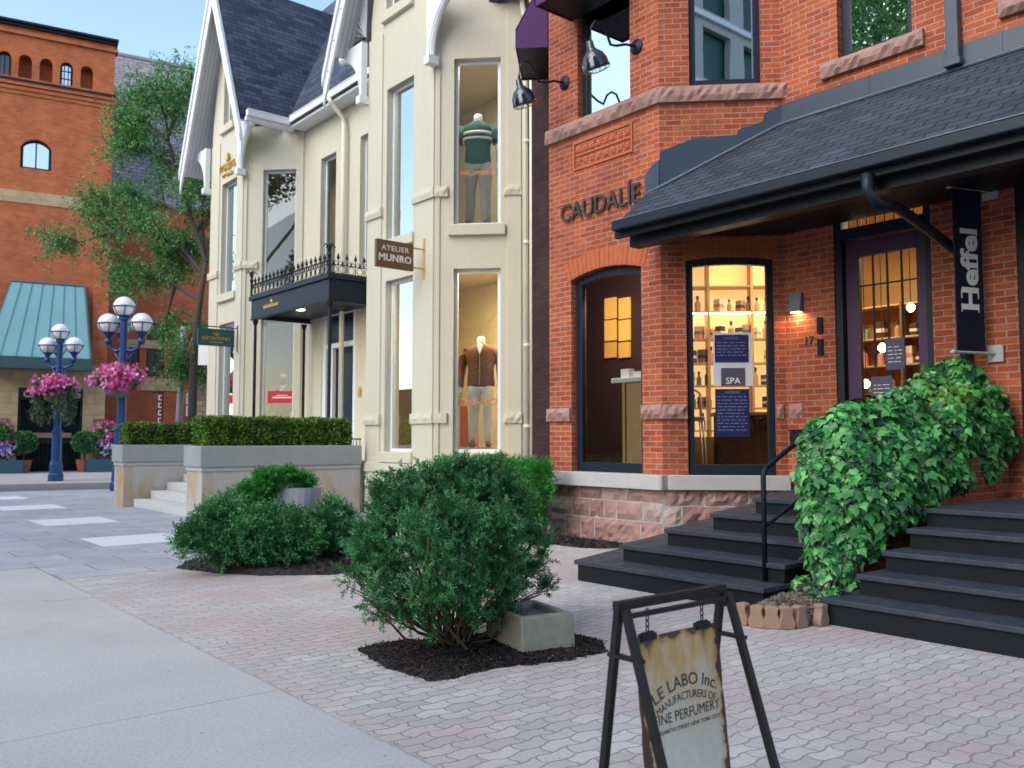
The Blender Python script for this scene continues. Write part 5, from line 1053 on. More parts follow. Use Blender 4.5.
# slanted glass front
gl = MB(); A = g0.at(11, 283, .1); B = g0.at(85, 289, .1); Cc = g0.at(91, 357, 1.0); zt, zb_ = 8.3, 4.95
ua, ub, ucl, uc = A[0], B[0], g0.at(-16, 357, 1.0)[0], Cc[0]
gm = plain('teal_panel', (.2, .39, .40), .06, .15, .4, 0); 
gl.mesh([g0.p(ucl, zb_, 1.0), g0.p(uc, zb_, 1.0), g0.p(ub, zt, .05), g0.p(ua, zt, .05), g0.p(ucl, zb_, .96), g0.p(uc, zb_, .96), g0.p(ub, zt, .0), g0.p(ua, zt, .0)], [(0, 1, 2, 3), (7, 6, 5, 4), (0, 4, 5, 1), (1, 5, 6, 2), (2, 6, 7, 3), (3, 7, 4, 0)])
gp_ = gl.build('slanted_glass', gm, far)
mb = MB(); mb.mesh([g0.p(uc, zb_, .98), g0.p(ub, zt, .02), g0.p(ub, zb_, .02), g0.p(uc-.05, zb_, .98), g0.p(ub-.05, zt, .02), g0.p(ub-.05, zb_, .02)], [(0, 1, 2), (5, 4, 3), (0, 3, 4, 1), (1, 4, 5, 2), (2, 5, 3, 0)]); mb.build('glass_cheek', gm, gp_)
mb = MB()
for k in range(8): t = k/7; mb.tube([g0.p(ucl+(uc-ucl)*t, zb_, 1.02), g0.p(ua+(ub-ua)*t, zt, .07)], .011 if k < 7 else .05, 5)
mb.tube([g0.p(ua, zt, .05), g0.p(ub, zt, .05)], .05, 5); mb.build('glazing_bars', plain('bar_teal', (.05, .12, .13), .5, .1, 4, 0), gp_)
mb = MB(); mb.fbox(g0, ucl, uc+.05, 4.45, zb_, 0.1, 1.06); mb.build('glass_fascia', plain('fascia_teal', (.03, .075, .085), .3, .3, 1, 0), gp_)
# ---- wing with the tall grey shingled roof
wing = root('shingled_wing', (14, 46, 0), 'brick wing with a very tall grey shingled roof behind the street tree', 'building')
gw = Fr(9.16-.186*0, 42.75, .983, -.186, -.186, -.983); NB = -2.2
gwf = Fr(*(g0.p(0, 0, NB).xy), .983, -.186, -.186, -.983)
ul = RU-.2; ur = gwf.at(250, 300)[0]+4; zE = gwf.at(150, 205)[1]
ww = [(gwf.at(x0, y1)[0], gwf.at(x1, y1)[0], gwf.at(x0, y1)[1], gwf.at(x0, y0)[1]) for x0, x1, y0, y1 in ((127, 139, 347, 375), (146, 164, 347, 376), (150, 163, 323, 341), (171, 179, 347, 376))]
ww = [ww[0], ww[1], (ww[1][0], ww[1][1], ww[2][2], ww[2][3]), ww[3]]
mb = MB(); wall(mb, gwf, ul, ur, 0, zE, .4, ww); mb.build('brick_front', M['low_brick'], wing)
mb = MB(); mb.fbox(gwf, ul, ur, 0, zE, -8, -.5); mb.build('wing_core', M['dark_brick'], wing)
for h in ww: window(wing, gwf, h[0]+.01, h[1]-.01, h[2]+.0, h[3], 0, .15, .06, .06, mat=M['black_paint'], glass=M['dark_glass'], mull=(.5,))
for y0, y1, x0, x1, mt in ((342, 347, 122, 182, 'tan_stone'), (379, 390, 128, 182, 'tan_stone')):
    a = gwf.at(x0, y1); b = gwf.at(x1, y0); mb = MB(); mb.fbox(gwf, a[0], b[0], a[1], b[1], -.2, .08); mb.build('stone_band', M[mt], wing)
a = gwf.at(191, 460); b = gwf.at(240, 382); mb = MB(); mb.fbox(gwf, a[0], b[0], 0, b[1], -.2, .5); mb.build('rubble_wall', M['rough_stone'], wing)
a = gwf.at(186, 382); mb = MB(); mb.fbox(gwf, a[0], b[0]+.1, b[1], b[1]+.5, -.2, .6); mb.build('stone_coping', M['tan_stone'], wing)
zR0 = zE; 
p1 = Vector(onL(112, 54, *gwf.p(0, 0, -4).xy, .983, -.186)); p2 = Vector(onL(188, 67, *gwf.p(0, 0, -4).xy, .983, -.186))
zr = (p1.z)
mb = MB(); mb.hexa([gwf.p(ul, zE, .3), gwf.p(ur, zE, .3), gwf.p(ur, zE, -8), gwf.p(ul, zE, -8), gwf.p(ul, zr, -4), gwf.p(ur, zr, -4), gwf.p(ur, zr, -6), gwf.p(ul, zr, -6)]); mb.build('shingled_roof', M['grey_shingle'], wing)
mb = MB(); mb.fbox(gwf, ul, ur, zr, zr+.15, -6, -3.95); mb.build('ridge_cap', plain('ridge_grey', (.25, .24, .27), .7, .1, 3, 0), wing)
# vertical red banner with white characters (not legible)
rbn = root('street_banner', tuple(gwf.p(*[gwf.at(159, 425)[0], 0, .6])), 'narrow red vertical banner with white characters in front of the low brick wall', 'banner')
nb_ = 1.0; a = gwf.at(157, 425, nb_); b = gwf.at(162.5, 393, nb_)
mb = MB(); mb.fbox(gwf, a[0], b[0], a[1]-1.2, b[1], nb_-.05, nb_); mb.build('cloth', plain('banner_red', (.22, .01, .02), .6, .1, 5, 0), rbn)
mb = MB()
for k in range(5): z = b[1]-.35-k*.36; c = (a[0]+b[0])/2; mb.fbox(gwf, c-.07, c+.07, z, z+.05, nb_, nb_+.01); mb.fbox(gwf, c-.07, c-.03, z+.05, z+.2, nb_, nb_+.01); mb.fbox(gwf, c-.07, c+.07, z+.2, z+.24, nb_, nb_+.01)
mb.build('white_characters', M['white_letter'], rbn)
mb = MB(); mb.tube([gwf.p(b[0]+.02, 0, nb_-.1), gwf.p(b[0]+.02, b[1]+.05, nb_-.1)], .04, 6); mb.tube([gwf.p(a[0]-.25, b[1]+.03, nb_-.1), gwf.p(b[0]+.02, b[1]+.03, nb_-.1)], .04, 6); mb.build('pole', M['iron'], rbn)

# ================================================================== FLOWERS HELPERS
def blob_pts(c, r, n, lo=.7):
    d_ = rdir(n); rad = (lo+(1-lo)*rng.random(n))[:, None]; return np.array(c)+d_*rad*np.array(r), d_
def flowers(parent, c, r, n, fmat, sz=.07, gmat='juniper', frac=.5, name='flowers'):
    P, D = blob_pts(c, r, int(n*(1-frac)), .3); leaves('leaves', M[gmat], P, D+rng.normal(size=D.shape)*.6, rdir(len(P)), sz*1.2, sz*.6, parent, 'dia')
    K = 26; cc, cd = blob_pts(c, r, K, .85)       # flowers come in clumps
    i = rng.integers(0, K, int(n*frac)); P = cc[i]+rng.normal(size=(len(i), 3))*np.array(r)*.17; D = unit(P-np.array(c))
    leaves(name, M[fmat], P, rdir(len(P)), D+rng.normal(size=D.shape)*.4, sz, sz, parent, 'quad')
# ================================================================== STREET LAMPS
M['globe'] = plain('globe', (.78, .8, .82), .15, .02, 3, 0, coat=.4)
def street_lamp(x, y, label, rot=0.):
    r = root('street_lamp', (x, y, 0), label, 'street lamp', 'blue globe street lamps')
    # base octagon, collar, tapering shaft
    MB().lathe((x, y, 0), [(.25, 0), (.25, .22), (.22, .26), (.21, .55), (.18, .68)], 8).build('base', M['blue_lamp'], r)
    MB().lathe((x, y, .68), [(.165, 0), (.155, .95), (.175, .97), (.175, 1.03), (.12, 1.07), (.105, 2.6), (.1, 3.2), (.09, 4.05), (.14, 4.08), (.14, 4.14)], 16).build('shaft', M['blue_lamp'], r)
    lat = Vector((.769, -.639, 0)); dep = Vector((.639, .769, 0))
    def globe(c):
        gb = MB().lathe((c.x, c.y, c.z-.29), [(.05, 0)]+[(.29*math.sin(t), .29-.29*math.cos(t)) for t in np.linspace(.25, math.pi-.02, 14)], 22).build('globe', M['globe'], r, smooth=True)
        mb = MB()
        for k in range(3): a = k*math.pi/3+.3; mb.tube([c+Vector((math.cos(a)*.3*math.cos(t), math.sin(a)*.3*math.cos(t), -.3*math.sin(t)*.95)) for t in np.linspace(0, math.pi, 11)], .013, 5)
        mb.tube([c+Vector((.305*math.cos(t), .305*math.sin(t), -.0)) for t in np.linspace(0, 2*math.pi, 21)], .016, 5, cap=False)
        mb.lathe((c.x, c.y, c.z-.42), [(.05, 0), (.08, .06), (.12, .12), (.17, .17), (.16, .19)], 12); mb.build('cage', M['blue_lamp'], r)
    top = Vector((x, y, 5.12)); globe(top)
    for d_ in (lat*-.47+dep*.1, lat*.5, lat*-.25+dep*.42):
        c = Vector((x, y, 4.66))+d_; globe(c)
        mb = MB(); s_ = Vector((x, y, 3.95)); mb.tube([s_, s_+d_*.45+Vector((0, 0, -.08)), s_+d_*.85+Vector((0, 0, .02)), s_+d_+Vector((0, 0, .3))], [.06, .055, .05, .05], 8); mb.lathe(s_+d_+Vector((0, 0, .1)), [(.03, 0), (.09, .05), (.11, .12), (.06, .2)], 10); mb.tube([s_+Vector((0, 0, -.4)), s_+d_*.3+Vector((0, 0, -.3)), s_+d_*.6+Vector((0, 0, -.05))], .03, 6); mb.build('arm', M['blue_lamp'], r, smooth=True)
    return r
street_lamp(7.3, 33.2, 'blue globe lamp standing across the street before the dark doorway')
street_lamp(7.27, 25.75, 'blue globe lamp rising behind the farther stone planter, nearer to the camera')
def flower_basket(x, y, z, label, trail):
    r = root('flower_basket', (x, y, z-.5), label, 'flower basket', 'flower baskets on the lamps'); c = (x, y, z)
    MB().lathe((x, y, z-.42), [(.12, 0), (.28, .08), (.36, .3), (.38, .42)], 16).build('basket', plain('basket_fibre', (.16, .15, .13), .9, .2, 9, .4), r)
    flowers(r, (x, y, z+.12), (.62, .62, .33), 3600, 'pink_flower', .085, frac=.45)
    if trail:
        P = []
        for k in range(26):
            a = rng.uniform(0, 2*math.pi) if k > 15 else (2.45 if k % 2 else -.69)+rng.normal()*.3; rr = rng.uniform(.4, .66); L = rng.uniform(.7, 1.25)
            t = rng.random(110)[:, None]; P.append(np.array([x+rr*math.cos(a), y+rr*math.sin(a), z])+np.hstack([rng.normal(size=(110, 2))*.05, -t*L]))
        P = np.concatenate(P); D = rng.normal(size=P.shape)*.6+np.array([0, 0, -1]); leaves('trailing_leaves', M['trailing'], P, D, rdir(len(P)), .09, .04, r, 'dia')
flower_basket(7.3-.64*.3, 33.2-.77*.3, 3.1, 'flower basket with long trailing greenery on the lamp before the dark doorway', True)
flower_basket(7.27-.64*.32, 25.75-.77*.32, 2.98, 'fuller pink flower basket on the lamp behind the stone planter', False)
# door-side planters and clipped shrubs
def door_planter(px, label, up):
    u = g0.at(px, 465, .9)[0]; r = root('flower_box', tuple(g0.p(u, 0, .9)), label, 'flower planter'); w_ = .75
    mb = MB(); mb.fbox(g0, u-w_, u+w_, 0, .55, .55, 1.35); mb.build('box', plain('box_teal', (.02, .08, .12), .5, .1, 5, 0), r, bevel=.02)
    c = g0.p(u, 1.0, .95); flowers(r, tuple(c), (.52, .4, .36), 1300, 'violet_flower', .1, frac=.4); c = g0.p(u+up, 1.65, .95); flowers(r, tuple(c), (.42, .4, .5), 1500, 'pink_flower', .12, frac=.3, name='upper_flowers')
door_planter(3, 'teal flower box left of the dark doorway with pink and violet blooms', -.1)
door_planter(105, 'teal flower box right of the dark doorway with tall pink blooms', .0)
def round_shrub(px, label):
    u = g0.at(px, 465, .8)[0]; c = g0.p(u, 0, .8); r = root('round_shrub', tuple(c), label, 'shrub', 'round shrubs flanking the dark doorway')
    MB().lathe(c, [(.24, 0), (.34, .5), (.36, .55), (.3, .55)], 14).build('pot', plain('clay_pot', (.25, .09, .05), .8, .1, 5, 0), r)
    P, D = blob_pts((c.x, c.y, 1.3), (.52, .52, .46), 4000, .75); leaves('foliage', M['yew'], P, D+rdir(len(P))*.8, rdir(len(P)), .1, .05, r, 'dia')
    MB().tube([c+Vector((0, 0, .5)), c+Vector((0, 0, 1.2))], .05, 6).build('stem', M['bark'], r)
round_shrub(23, 'round clipped dark shrub in a clay pot left of the dark doorway'); round_shrub(84, 'round clipped dark shrub in a clay pot right of the dark doorway')

# ================================================================== STREET POLES AND TREE
def pd(px, py, depth):
    """real point at a given distance along the view axis"""
    r_ = (px-CX)/F*depth; y_ = -(py-CY)/F
    return Vector(onY(px, py, -math.sin(YAW)*r_+math.cos(YAW)*depth))
t = root('utility_pole', tuple(Vector((pd(178, 450, 26.5).x, pd(178, 450, 26.5).y, 0))), 'pale grey leaning metal pole behind the farther hedge', 'pole')
a = pd(178, 440, 26.5); b = pd(184.5, 320, 26.5); d_ = (b-a)/(b.z-a.z)
mb = MB(); mb.tube([a-d_*(a.z), b-d_*.2], .1, 12); mb.build('shaft', plain('pole_grey', (.22, .25, .28), .6, .15, 5, .2), t, smooth=True)
mb = MB(); mb.tube([a-d_*(a.z-.0), a-d_*(a.z-1.9)], .12, 12); mb.build('wrap', plain('pole_teal', (.08, .14, .17), .6, .15, 5, .2), t, smooth=True)
for (x_, y0_, y1_) in ((186, 393, 404), (186, 406, 416)):
    c = pd(x_, y1_, 26.3); c2 = pd(x_+4.5, y0_, 26.3); q = root('paper_notice', tuple(c), 'upper white paper notice on the pole behind the hedge' if y0_ == 393 else 'lower white paper notice on the pole behind the hedge', 'notice'); mb = MB(); lat = Vector((.769, -.639, 0)); w_ = .14; h_ = c2.z-c.z
    mb.prism([c, c+lat*w_, c+lat*w_+Vector((0, 0, h_)), c+Vector((0, 0, h_))], [p+Vector((.01, .012, 0)) for p in (c, c+lat*w_, c+lat*w_+Vector((0, 0, h_)), c+Vector((0, 0, h_)))]); mb.build('paper', M['white_letter'], q)
    mb = MB(); 
    for k in range(3): p = c+lat*.02+Vector((-.002, -.002, h_*(.25+.2*k))); mb.mesh([p, p+lat*.09, p+lat*.09+Vector((0, 0, .02)), p+Vector((0, 0, .02))], [(0, 1, 2, 3)])
    mb.build('print', M['dark_letter'], q)
c = pd(207, 470, 24.4); t = root('sign_post', (c.x, c.y, 0), 'thin dark green post carrying a blank white sign back beside the cream house', 'sign post')
MB().tube([(c.x, c.y, 0), (c.x, c.y, pd(207, 345, 24.4).z)], .045, 8).build('post', M['green_sign'], t)
c1 = pd(198, 365, 24.4); lat = Vector((.769, -.639, 0)); hh = Vector((0, 0, pd(198, 344, 24.4).z-c1.z)); mb = MB(); mb.prism([c1, c1+lat*.27, c1+lat*.27+hh, c1+hh], [p+Vector((.03, .04, 0)) for p in (c1, c1+lat*.27, c1+lat*.27+hh, c1+hh)]); mb.build('panel', M['white_gloss'], t)
TD = 25.6
def locust(base_px, limbs, depth, label, nleaf, seed, lsz=.1):
    R = np.random.default_rng(seed); c = pd(*base_px, depth); r = root('street_tree', (c.x, c.y, 0), label, 'tree'); mb = MB()
    trunk = limbs[0]; pts = [Vector((c.x, c.y, 0))]+[pd(x, y, depth+q) for x, y, q in trunk]; mb.tube(pts, list(np.linspace(.15, .07, len(pts))), 9); mb.build('trunk', M['bark'], r, smooth=True)
    bm_ = MB(); LP = []; LD = []
    def grow(p0, d0, L, rad, lvl):
        n = 5; p = [p0]; d_ = d0.normalized()
        for i in range(n):
            d_ = (d_+Vector(tuple(R.normal(size=3)*.16))+Vector((0, 0, .05 if lvl < 2 else -.03))).normalized(); p.append(p[-1]+d_*L/n)
        bm_.tube(p, list(np.linspace(rad, rad*.45, n+1)), 5)
        if lvl >= 2:
            for i in range(1, n+1):
                for _ in range(nleaf):
                    q = p[i]+Vector(tuple(R.normal(size=3)*.16)); dd = Vector(tuple(R.normal(size=3)))+d_*1.2+Vector((0, 0, -.3)); dd.normalize()
                    for j in range(6):    # compound leaf: leaflets in pairs along a stalk
                        LP.append(tuple(q+dd*.05*j)); s = Vector(tuple(R.normal(size=3))); LD.append(tuple(dd*.4+s*.7))
            return
        for i in range(1, n+1):
            for _ in range(2 if lvl == 0 else 2):
                a = Vector(tuple(R.normal(size=3))); a -= a.dot(d_)*d_; a.normalize(); grow(p[i], d_*.75+a*.8, L*R.uniform(.38, .55), rad*.5, lvl+1)
    for lb in limbs[1:]:
        pts = [pd(x, y, depth+q) for x, y, q in lb]; bm_.tube(pts, list(np.linspace(.075, .02, len(pts))), 6)
        for i in range(1, len(pts)):
            d_ = (pts[i]-pts[i-1]).normalized()
            for _ in range(2):
                a = Vector(tuple(R.normal(size=3))); a -= a.dot(d_)*d_; a.normalize(); grow(pts[i], d_*.8+a*.8, R.uniform(.7, 1.15), .022, 1)
        grow(pts[-1], pts[-1]-pts[-2], .8, .02, 1)
    bm_.build('branches', M['bark'], r)
    P = np.array(LP); D = np.array(LD); Nn = R.normal(size=P.shape)*.7+np.array([0, 0, 1]); s = lsz*R.uniform(.7, 1.3, len(P)); leaves('foliage', M['locust'], P, D, Nn, s, s*.42, r, 'dia')
locust((192, 470), [[(192, 420, 0), (194, 350, 0), (200, 300, 0), (206, 262, 0)],
    [(206, 262, 0), (190, 215, .3), (176, 170, .5), (168, 140, .4), (166, 118, .3), (160, 104, 0)],
    [(176, 170, .5), (155, 155, .8), (138, 148, 1)],
    [(168, 135, .4), (178, 112, .6), (184, 95, .8)],
    [(204, 275, 0), (180, 245, .8), (145, 232, 1.4), (105, 234, 1.8), (82, 242, 2)],
    [(200, 300, 0), (175, 285, 1), (155, 280, 1.4)],
    [(206, 262, 0), (202, 225, .8), (203, 200, 1.2)],
    [(145, 232, 1.4), (125, 215, 1.6), (108, 205, 1.8)],
    [(190, 215, .3), (165, 205, 1), (145, 200, 1.4)],
    [(180, 245, .8), (160, 262, 1.5), (135, 268, 1.8)], [(200, 300, 0), (196, 325, .5), (186, 348, .8)], [(204, 275, 0), (190, 262, .6), (178, 252, .6)], [(202, 225, .8), (192, 238, 1)], [(203, 200, 1.2), (207, 172, 1.2)], [(196, 325, .5), (206, 350, .6)], [(175, 285, 1), (168, 312, 1.2)], [(168, 140, .4), (150, 125, .9), (142, 112, 1)],
    ], TD, 'feathery green street tree leaning left between the brick tower and the gable', 2, 5, .10)

# ================================================================== CONTEXT ACROSS THE STREET (what the windows reflect)
ob = root('office_building', (-22, -30, 0), 'pale stone office block with teal windows across the street', 'building')
fo = Fr(-15, -56, 0, 1, 1, 0); holes = []
for i in range(12):
    for j in range(8): holes.append((1.2+i*4, 3.8+i*4, 1.5+j*4.2, 4.6+j*4.2))
mb = MB(); wall(mb, fo, 0, 49, 0, 36, .4, holes); mb.build('stone_front', M['limestone'], ob)
mb = MB(); mb.fbox(fo, 0, 49, 0, 36, -12, -.5); mb.build('core', M['green_sign'], ob)
for j in range(8):
    mb = MB(); mb.fbox(fo, 0, 49, .9+j*4.2, 1.2+j*4.2, 0, .25); mb.build('stone_course', M['white_trim'], ob)
fo2 = Fr(-15, -7, -1, 0, 0, 1); mb = MB(); mb.fbox(fo2, 0, 12, 0, 36, 0, .1); mb.build('stone_side', M['limestone'], ob)
ob2 = root('reflection_row', (-22, 30, 0), 'dark brick row added across the street to darken window reflections', 'building')
mb = MB(); mb.box(-24, 46, 0, -16, 80, 5); mb.box(-24, 14, 0, -16, 45.99, 12.5); mb.build('brick_front', M['dark_brick'], ob2); mb = MB(); mb.box(-24.3, 13.8, 12.5, -15.7, 46.2, 12.8); mb.build('cornice', M['limestone'], ob2)  # unseen row, added and sized so the bay glass reflects something dark
def big_tree(x, y, z0, z1, rr, n, seed, label):
    R = np.random.default_rng(seed); r = root('leafy_tree', (x, y, 0), label, 'tree'); MB().tube([(x, y, 0), (x, y, z0+1), (x+.2, y, (z0+z1)/2)], [.25, .2, .1], 8).build('trunk', M['bark'], r)
    cs = R.normal(size=(26, 3))*np.array([rr*.5, rr*.5, (z1-z0)*.27])+np.array([x, y, (z0+z1)/2]); i = R.integers(0, 26, n); P = cs[i]+unit(R.normal(size=(n, 3)))*R.uniform(.5, 1.1, n)[:, None]*rr*.3; leaves('foliage', M['locust'], P, R.normal(size=P.shape), R.normal(size=P.shape), .22, .13, r, 'dia')
    mb = MB()
    for c in cs[:14]: mb.tube([(x, y, z0+1), tuple((c+np.array([x, y, z0+1]))/2), tuple(c)], [.1, .07, .03], 5)
    mb.build('branches', M['bark'], r)
big_tree(-9, 15.5, 5, 22, 4.2, 26000, 3, 'tall leafy tree across the street seen only in window reflections')
big_tree(-7, 2, 3, 8, 2.2, 5000, 4, 'smaller leafy tree across the street seen only in window reflections')
struct(MB().box(-14.9, -60, -.16, -3.6, 90, -.12).build('side_street', M['asphalt'], loc=(-8, 0, -.16)))
# ================================================================== NEAR VEGETATION
def mound(name, poly, h, mat, label, cat='mulch bed', chips=2500, csz=.03, kind=None, seed=1, chipmat=None):
    """low irregular heap inside a polygon, with loose chips"""
    R = np.random.default_rng(seed); c = np.mean(poly, 0); n = len(poly); rings = [(1, 0.002), (.93, h*.55), (.7, h), (.35, h*1.1)]
    vs = []; fs = []; K = 6; P = []
    for i in range(n):
        a, b = np.array(poly[i]), np.array(poly[(i+1) % n])
        for k in range(K): P.append(a+(b-a)*k/K)
    P = np.array(P); P = P+R.normal(size=P.shape)*.012; m = len(P)
    for f, z in rings:
        for q in P: vs.append((c[0]+(q[0]-c[0])*f, c[1]+(q[1]-c[1])*f, z+(R.uniform(-.3, .3)*h*.4 if f < 1 else 0)))
    vs.append((c[0], c[1], h*1.1))
    for i in range(len(rings)-1):
        for k in range(m): fs.append((i*m+k, i*m+(k+1) % m, (i+1)*m+(k+1) % m, (i+1)*m+k))
    for k in range(m): fs.append(((len(rings)-1)*m+k, (len(rings)-1)*m+(k+1) % m, len(rings)*m))
    r = root(name, (c[0], c[1], 0), label, cat)
    MB().mesh(vs, fs).build('bed', mat, r, smooth=True)
    f = np.sqrt(R.random(chips))*np.where(R.random(chips) < .06, R.uniform(1., 1.12, chips), 1.0); i = R.integers(0, m, chips); j_ = R.random(chips)[:, None]; e_ = P[i]*(1-j_)+P[(i+1) % m]*j_+R.normal(size=(chips, 2))*.01; q = c+(e_-c)*f[:, None]; z = np.where(f > .93, (1-f)/.07*h*.5, h*(.6+.5*np.clip((.93-f)*3, 0, 1)))
    C_ = np.column_stack([q, z+.004]); A = R.normal(size=(chips, 3)); A[:, 2] *= .3; Nn = R.normal(size=(chips, 3))*.35+np.array([0, 0, 1]); s = csz*R.uniform(.5, 1.5, chips)
    leaves('chips', chipmat or chip, C_, A, Nn, s, s*.45, r, 'quad'); return r
chip = leafmat('bark_chips', [(.008, .008, .01), (.018, .016, .018), (.035, .027, .026), (.03, .025, .025), (.09, .055, .04)], .9, 0., .2)
mound('mulch_bed', [onZ(x, y, 0)[:2] for x, y in ((356, 650), (385, 668), (432, 682), (500, 668), (560, 662), (606, 652), (600, 640), (570, 634), (500, 632), (430, 640), (380, 644))], .022, M['mulch'], 'dark mulch bed under the large foreground yew and the concrete block', seed=2, chips=16000, csz=.017)
mound('mulch_bed', [onZ(x, y, 0)[:2] for x, y in ((172, 568), (215, 573), (262, 576), (330, 575), (372, 570), (390, 556), (360, 540), (300, 540), (240, 548))], .09, M['mulch'], 'dark mulch bed under the spreading bushes before the stone planter', seed=3, chips=9000, csz=.025)
mound('mulch_bed', [(7.75, 11.4), (7.9, 10.2), (8.05, 9.1), (8.05, 8.3), (8.3, 8.0), (8.72, 8.0), (8.72, 11.4)], .05, M['mulch'], 'dark mulch strip at the foot of the pink stone base', seed=4, chips=3000, csz=.035)
def shrub(name, label, base, lobes, mat, tuft, need, nl, stems=14, group=None, seed=1, nw=.0035, twig=True, up=.25, nsub=15):
    """woody shrub: stems fan from the base into lobes whose surface carries short needle tufts"""
    R = np.random.default_rng(seed); r = root(name, tuple(base), label, 'bush', group); b = np.array(base); mb = MB()
    L = np.array(lobes); sub = []
    for l in L:
        for q in range(nsub):
            d_ = R.normal(size=3)+np.array([0, 0, .35]); d_ /= np.linalg.norm(d_); sub.append((*(l[:3]+d_*l[3]*R.uniform(.55, .95)), l[3]*R.uniform(.16, .3)))
    S_ = np.array(sub)
    for i, l in enumerate(L):
        c = l[:3]; st = b+np.array([R.normal()*.07, R.normal()*.07, 0]); mid = (st*.55+c*.45)+np.array([0, 0, -.04])+R.normal(size=3)*.03
        mb.tube([st, mid, c], [.011, .008, .004], 6)
        for k in range(5): mb.tube([mid+(c-mid)*R.uniform(0, 1), c+R.normal(size=3)*l[3]*.6], [.005, .003], 4)
    mb.build('stems', M['twig'], r, smooth=True)
    vol = S_[:, 3]**2; idx = R.choice(len(S_), tuft, p=vol/vol.sum()); D = unit(R.normal(size=(tuft, 3))+np.array([0, 0, up]))
    rad = S_[idx, 3]*(1-.85*R.random(tuft)); P = S_[idx, :3]+D*rad[:, None]*np.array([1, 1, 1.1])
    # drop tufts deep inside other lobes
    dd = np.linalg.norm(P[:, None, :]-L[None, :, :3], axis=2)/L[None, :, 3]; keep = (dd.min(1) > .45); P, D = P[keep], D[keep]
    tl = R.uniform(.06, .13, len(P))*nl; A = unit(D+R.normal(size=D.shape)*.25+np.array([0, 0, .3]))
    # needles along each twig
    k = need; t = np.tile(np.linspace(0, 1, k), len(P)); Pi = np.repeat(P, k, 0)+np.repeat(A*tl[:, None], k, 0)*t[:, None]
    Ai = np.repeat(A, k, 0); side = unit(np.cross(Ai, R.normal(size=Ai.shape))); NA = unit(Ai*.75+side); ln = .023*nl*R.uniform(.7, 1.2, len(NA))
    leaves('foliage', M[mat], Pi, NA, np.cross(NA, side), ln, nw*nl, r, 'quad')
    return r
def lobes_px(lst, Y0, jit, seed, base_r=1.):
    R = np.random.default_rng(seed); o = []
    for x, y, rp_, dy in lst:
        p = onY(x, y, Y0+dy); dep = math.sin(YAW)*p[0]+math.cos(YAW)*p[1]; o.append((*p, rp_/F*dep*base_r))
    return o
# big yew
big = [(382, 614, 11, -.1), (430, 622, 12, -.2), (475, 620, 12, -.25), (508, 620, 10, -.2), (408, 618, 12, .1), (450, 612, 12, .3), (353, 572, 11, 0), (545, 588, 9, 0), (388, 482, 9, .1), (500, 470, 9, 0), (395, 511, 30, 0), (376, 530, 26, 0.1), (378, 568, 26, -0.1), (392, 598, 18, -0.2), (430, 495, 30, 0.1), (465, 491, 32, 0), (495, 498, 30, 0.2), (518, 515, 27, 0.1), (528, 548, 24, 0), (525, 580, 20, -0.1), (500, 598, 22, -0.2), (455, 528, 36, -0.3), (492, 535, 34, -0.3), (420, 540, 34, -0.3), (430, 578, 30, -0.35), (470, 580, 30, -0.4), (503, 565, 26, -0.35), (410, 513, 30, 0.35), (458, 513, 34, 0.4), (498, 522, 32, 0.45), (440, 555, 32, 0.4), (490, 570, 32, 0.4), (395, 560, 24, 0.3), (450, 508, 30, -0.1), (362, 552, 14, 0), (364, 580, 14, -0.1), (405, 485, 16, 0), (446, 475, 15, 0), (380, 499, 14, 0.1), (480, 477, 15, 0.05), (539, 535, 11, 0), (541, 562, 11, 0), (368, 598, 12, -0.2), (400, 612, 12, -0.25), (470, 606, 16, -0.3), (508, 489, 13, 0.1), (437, 604, 15, 0.2), (425, 598, 14, -0.3), (500, 612, 13, -0.2), (460, 473, 12, 0.1), (422, 481, 12, 0)]
shrub('yew_bush', 'large dark green yew bush with bare lower stems in the foreground mulch', (3.56, 4.93, .02), lobes_px(big, 4.93, 0, 1, .86), 'yew', 6000, 34, 1.0, seed=3, nw=.0046)
# spreading bushes before the planter
low = [(190, 542, 14, 0), (208, 528, 16, 0), (225, 545, 18, -.1), (240, 528, 18, 0), (262, 542, 22, -.2), (285, 532, 20, -.2), (300, 545, 20, -.3), (318, 530, 20, -.1), (335, 540, 18, 0), (332, 515, 13, 0), (342, 525, 12, .1), (205, 546, 11, -.1), (184, 546, 8, -.1), (280, 550, 13, -.3), (222, 512, 13, .2), (268, 522, 14, 0), (250, 535, 16, -.3), (345, 545, 10, -.1)]
shrub('spreading_bush', 'low spreading dark green yew before the stone planter', (*onZ(268, 566, 0)[:2], .06), lobes_px(low, 9.2, 0, 2), 'yew', 5600, 18, 1.35, seed=4, nw=.0062)
jun = [(246, 503, 12, .5), (254, 495, 11, .5), (264, 487, 10, .5), (276, 481, 8, .5), (290, 480, 7, .5), (302, 482, 6, .5), (236, 513, 12, .45), (268, 480, 7, .5), (292, 477, 6, .5), (248, 516, 12, .4), (308, 485, 5, .5), (258, 505, 8, .5)]
shrub('juniper', 'bright green juniper spilling over the pale concrete tub', (*onZ(275, 556, 0)[:2], .08), lobes_px(jun, 9.2, 0, 3), 'juniper', 3600, 18, 1.1, seed=5, nw=.007)
# pale round concrete tub
tb = root('concrete_tub', (*onY(290, 520, 9.85)[:2], 0), 'pale round concrete tub half hidden by the bright juniper', 'planter'); cx, cy, _ = onY(291, 487, 9.9); zt_ = onY(291, 487, 9.9)[2]
MB().lathe((cx, cy, 0), [(.3, 0), (.33, .1), (.36, zt_-.1), (.37, zt_), (.31, zt_), (.30, zt_-.06)], 28).build('tub', plain('pale_concrete', (.5, .49, .52), .85, .08, 6, .3), tb, smooth=False)
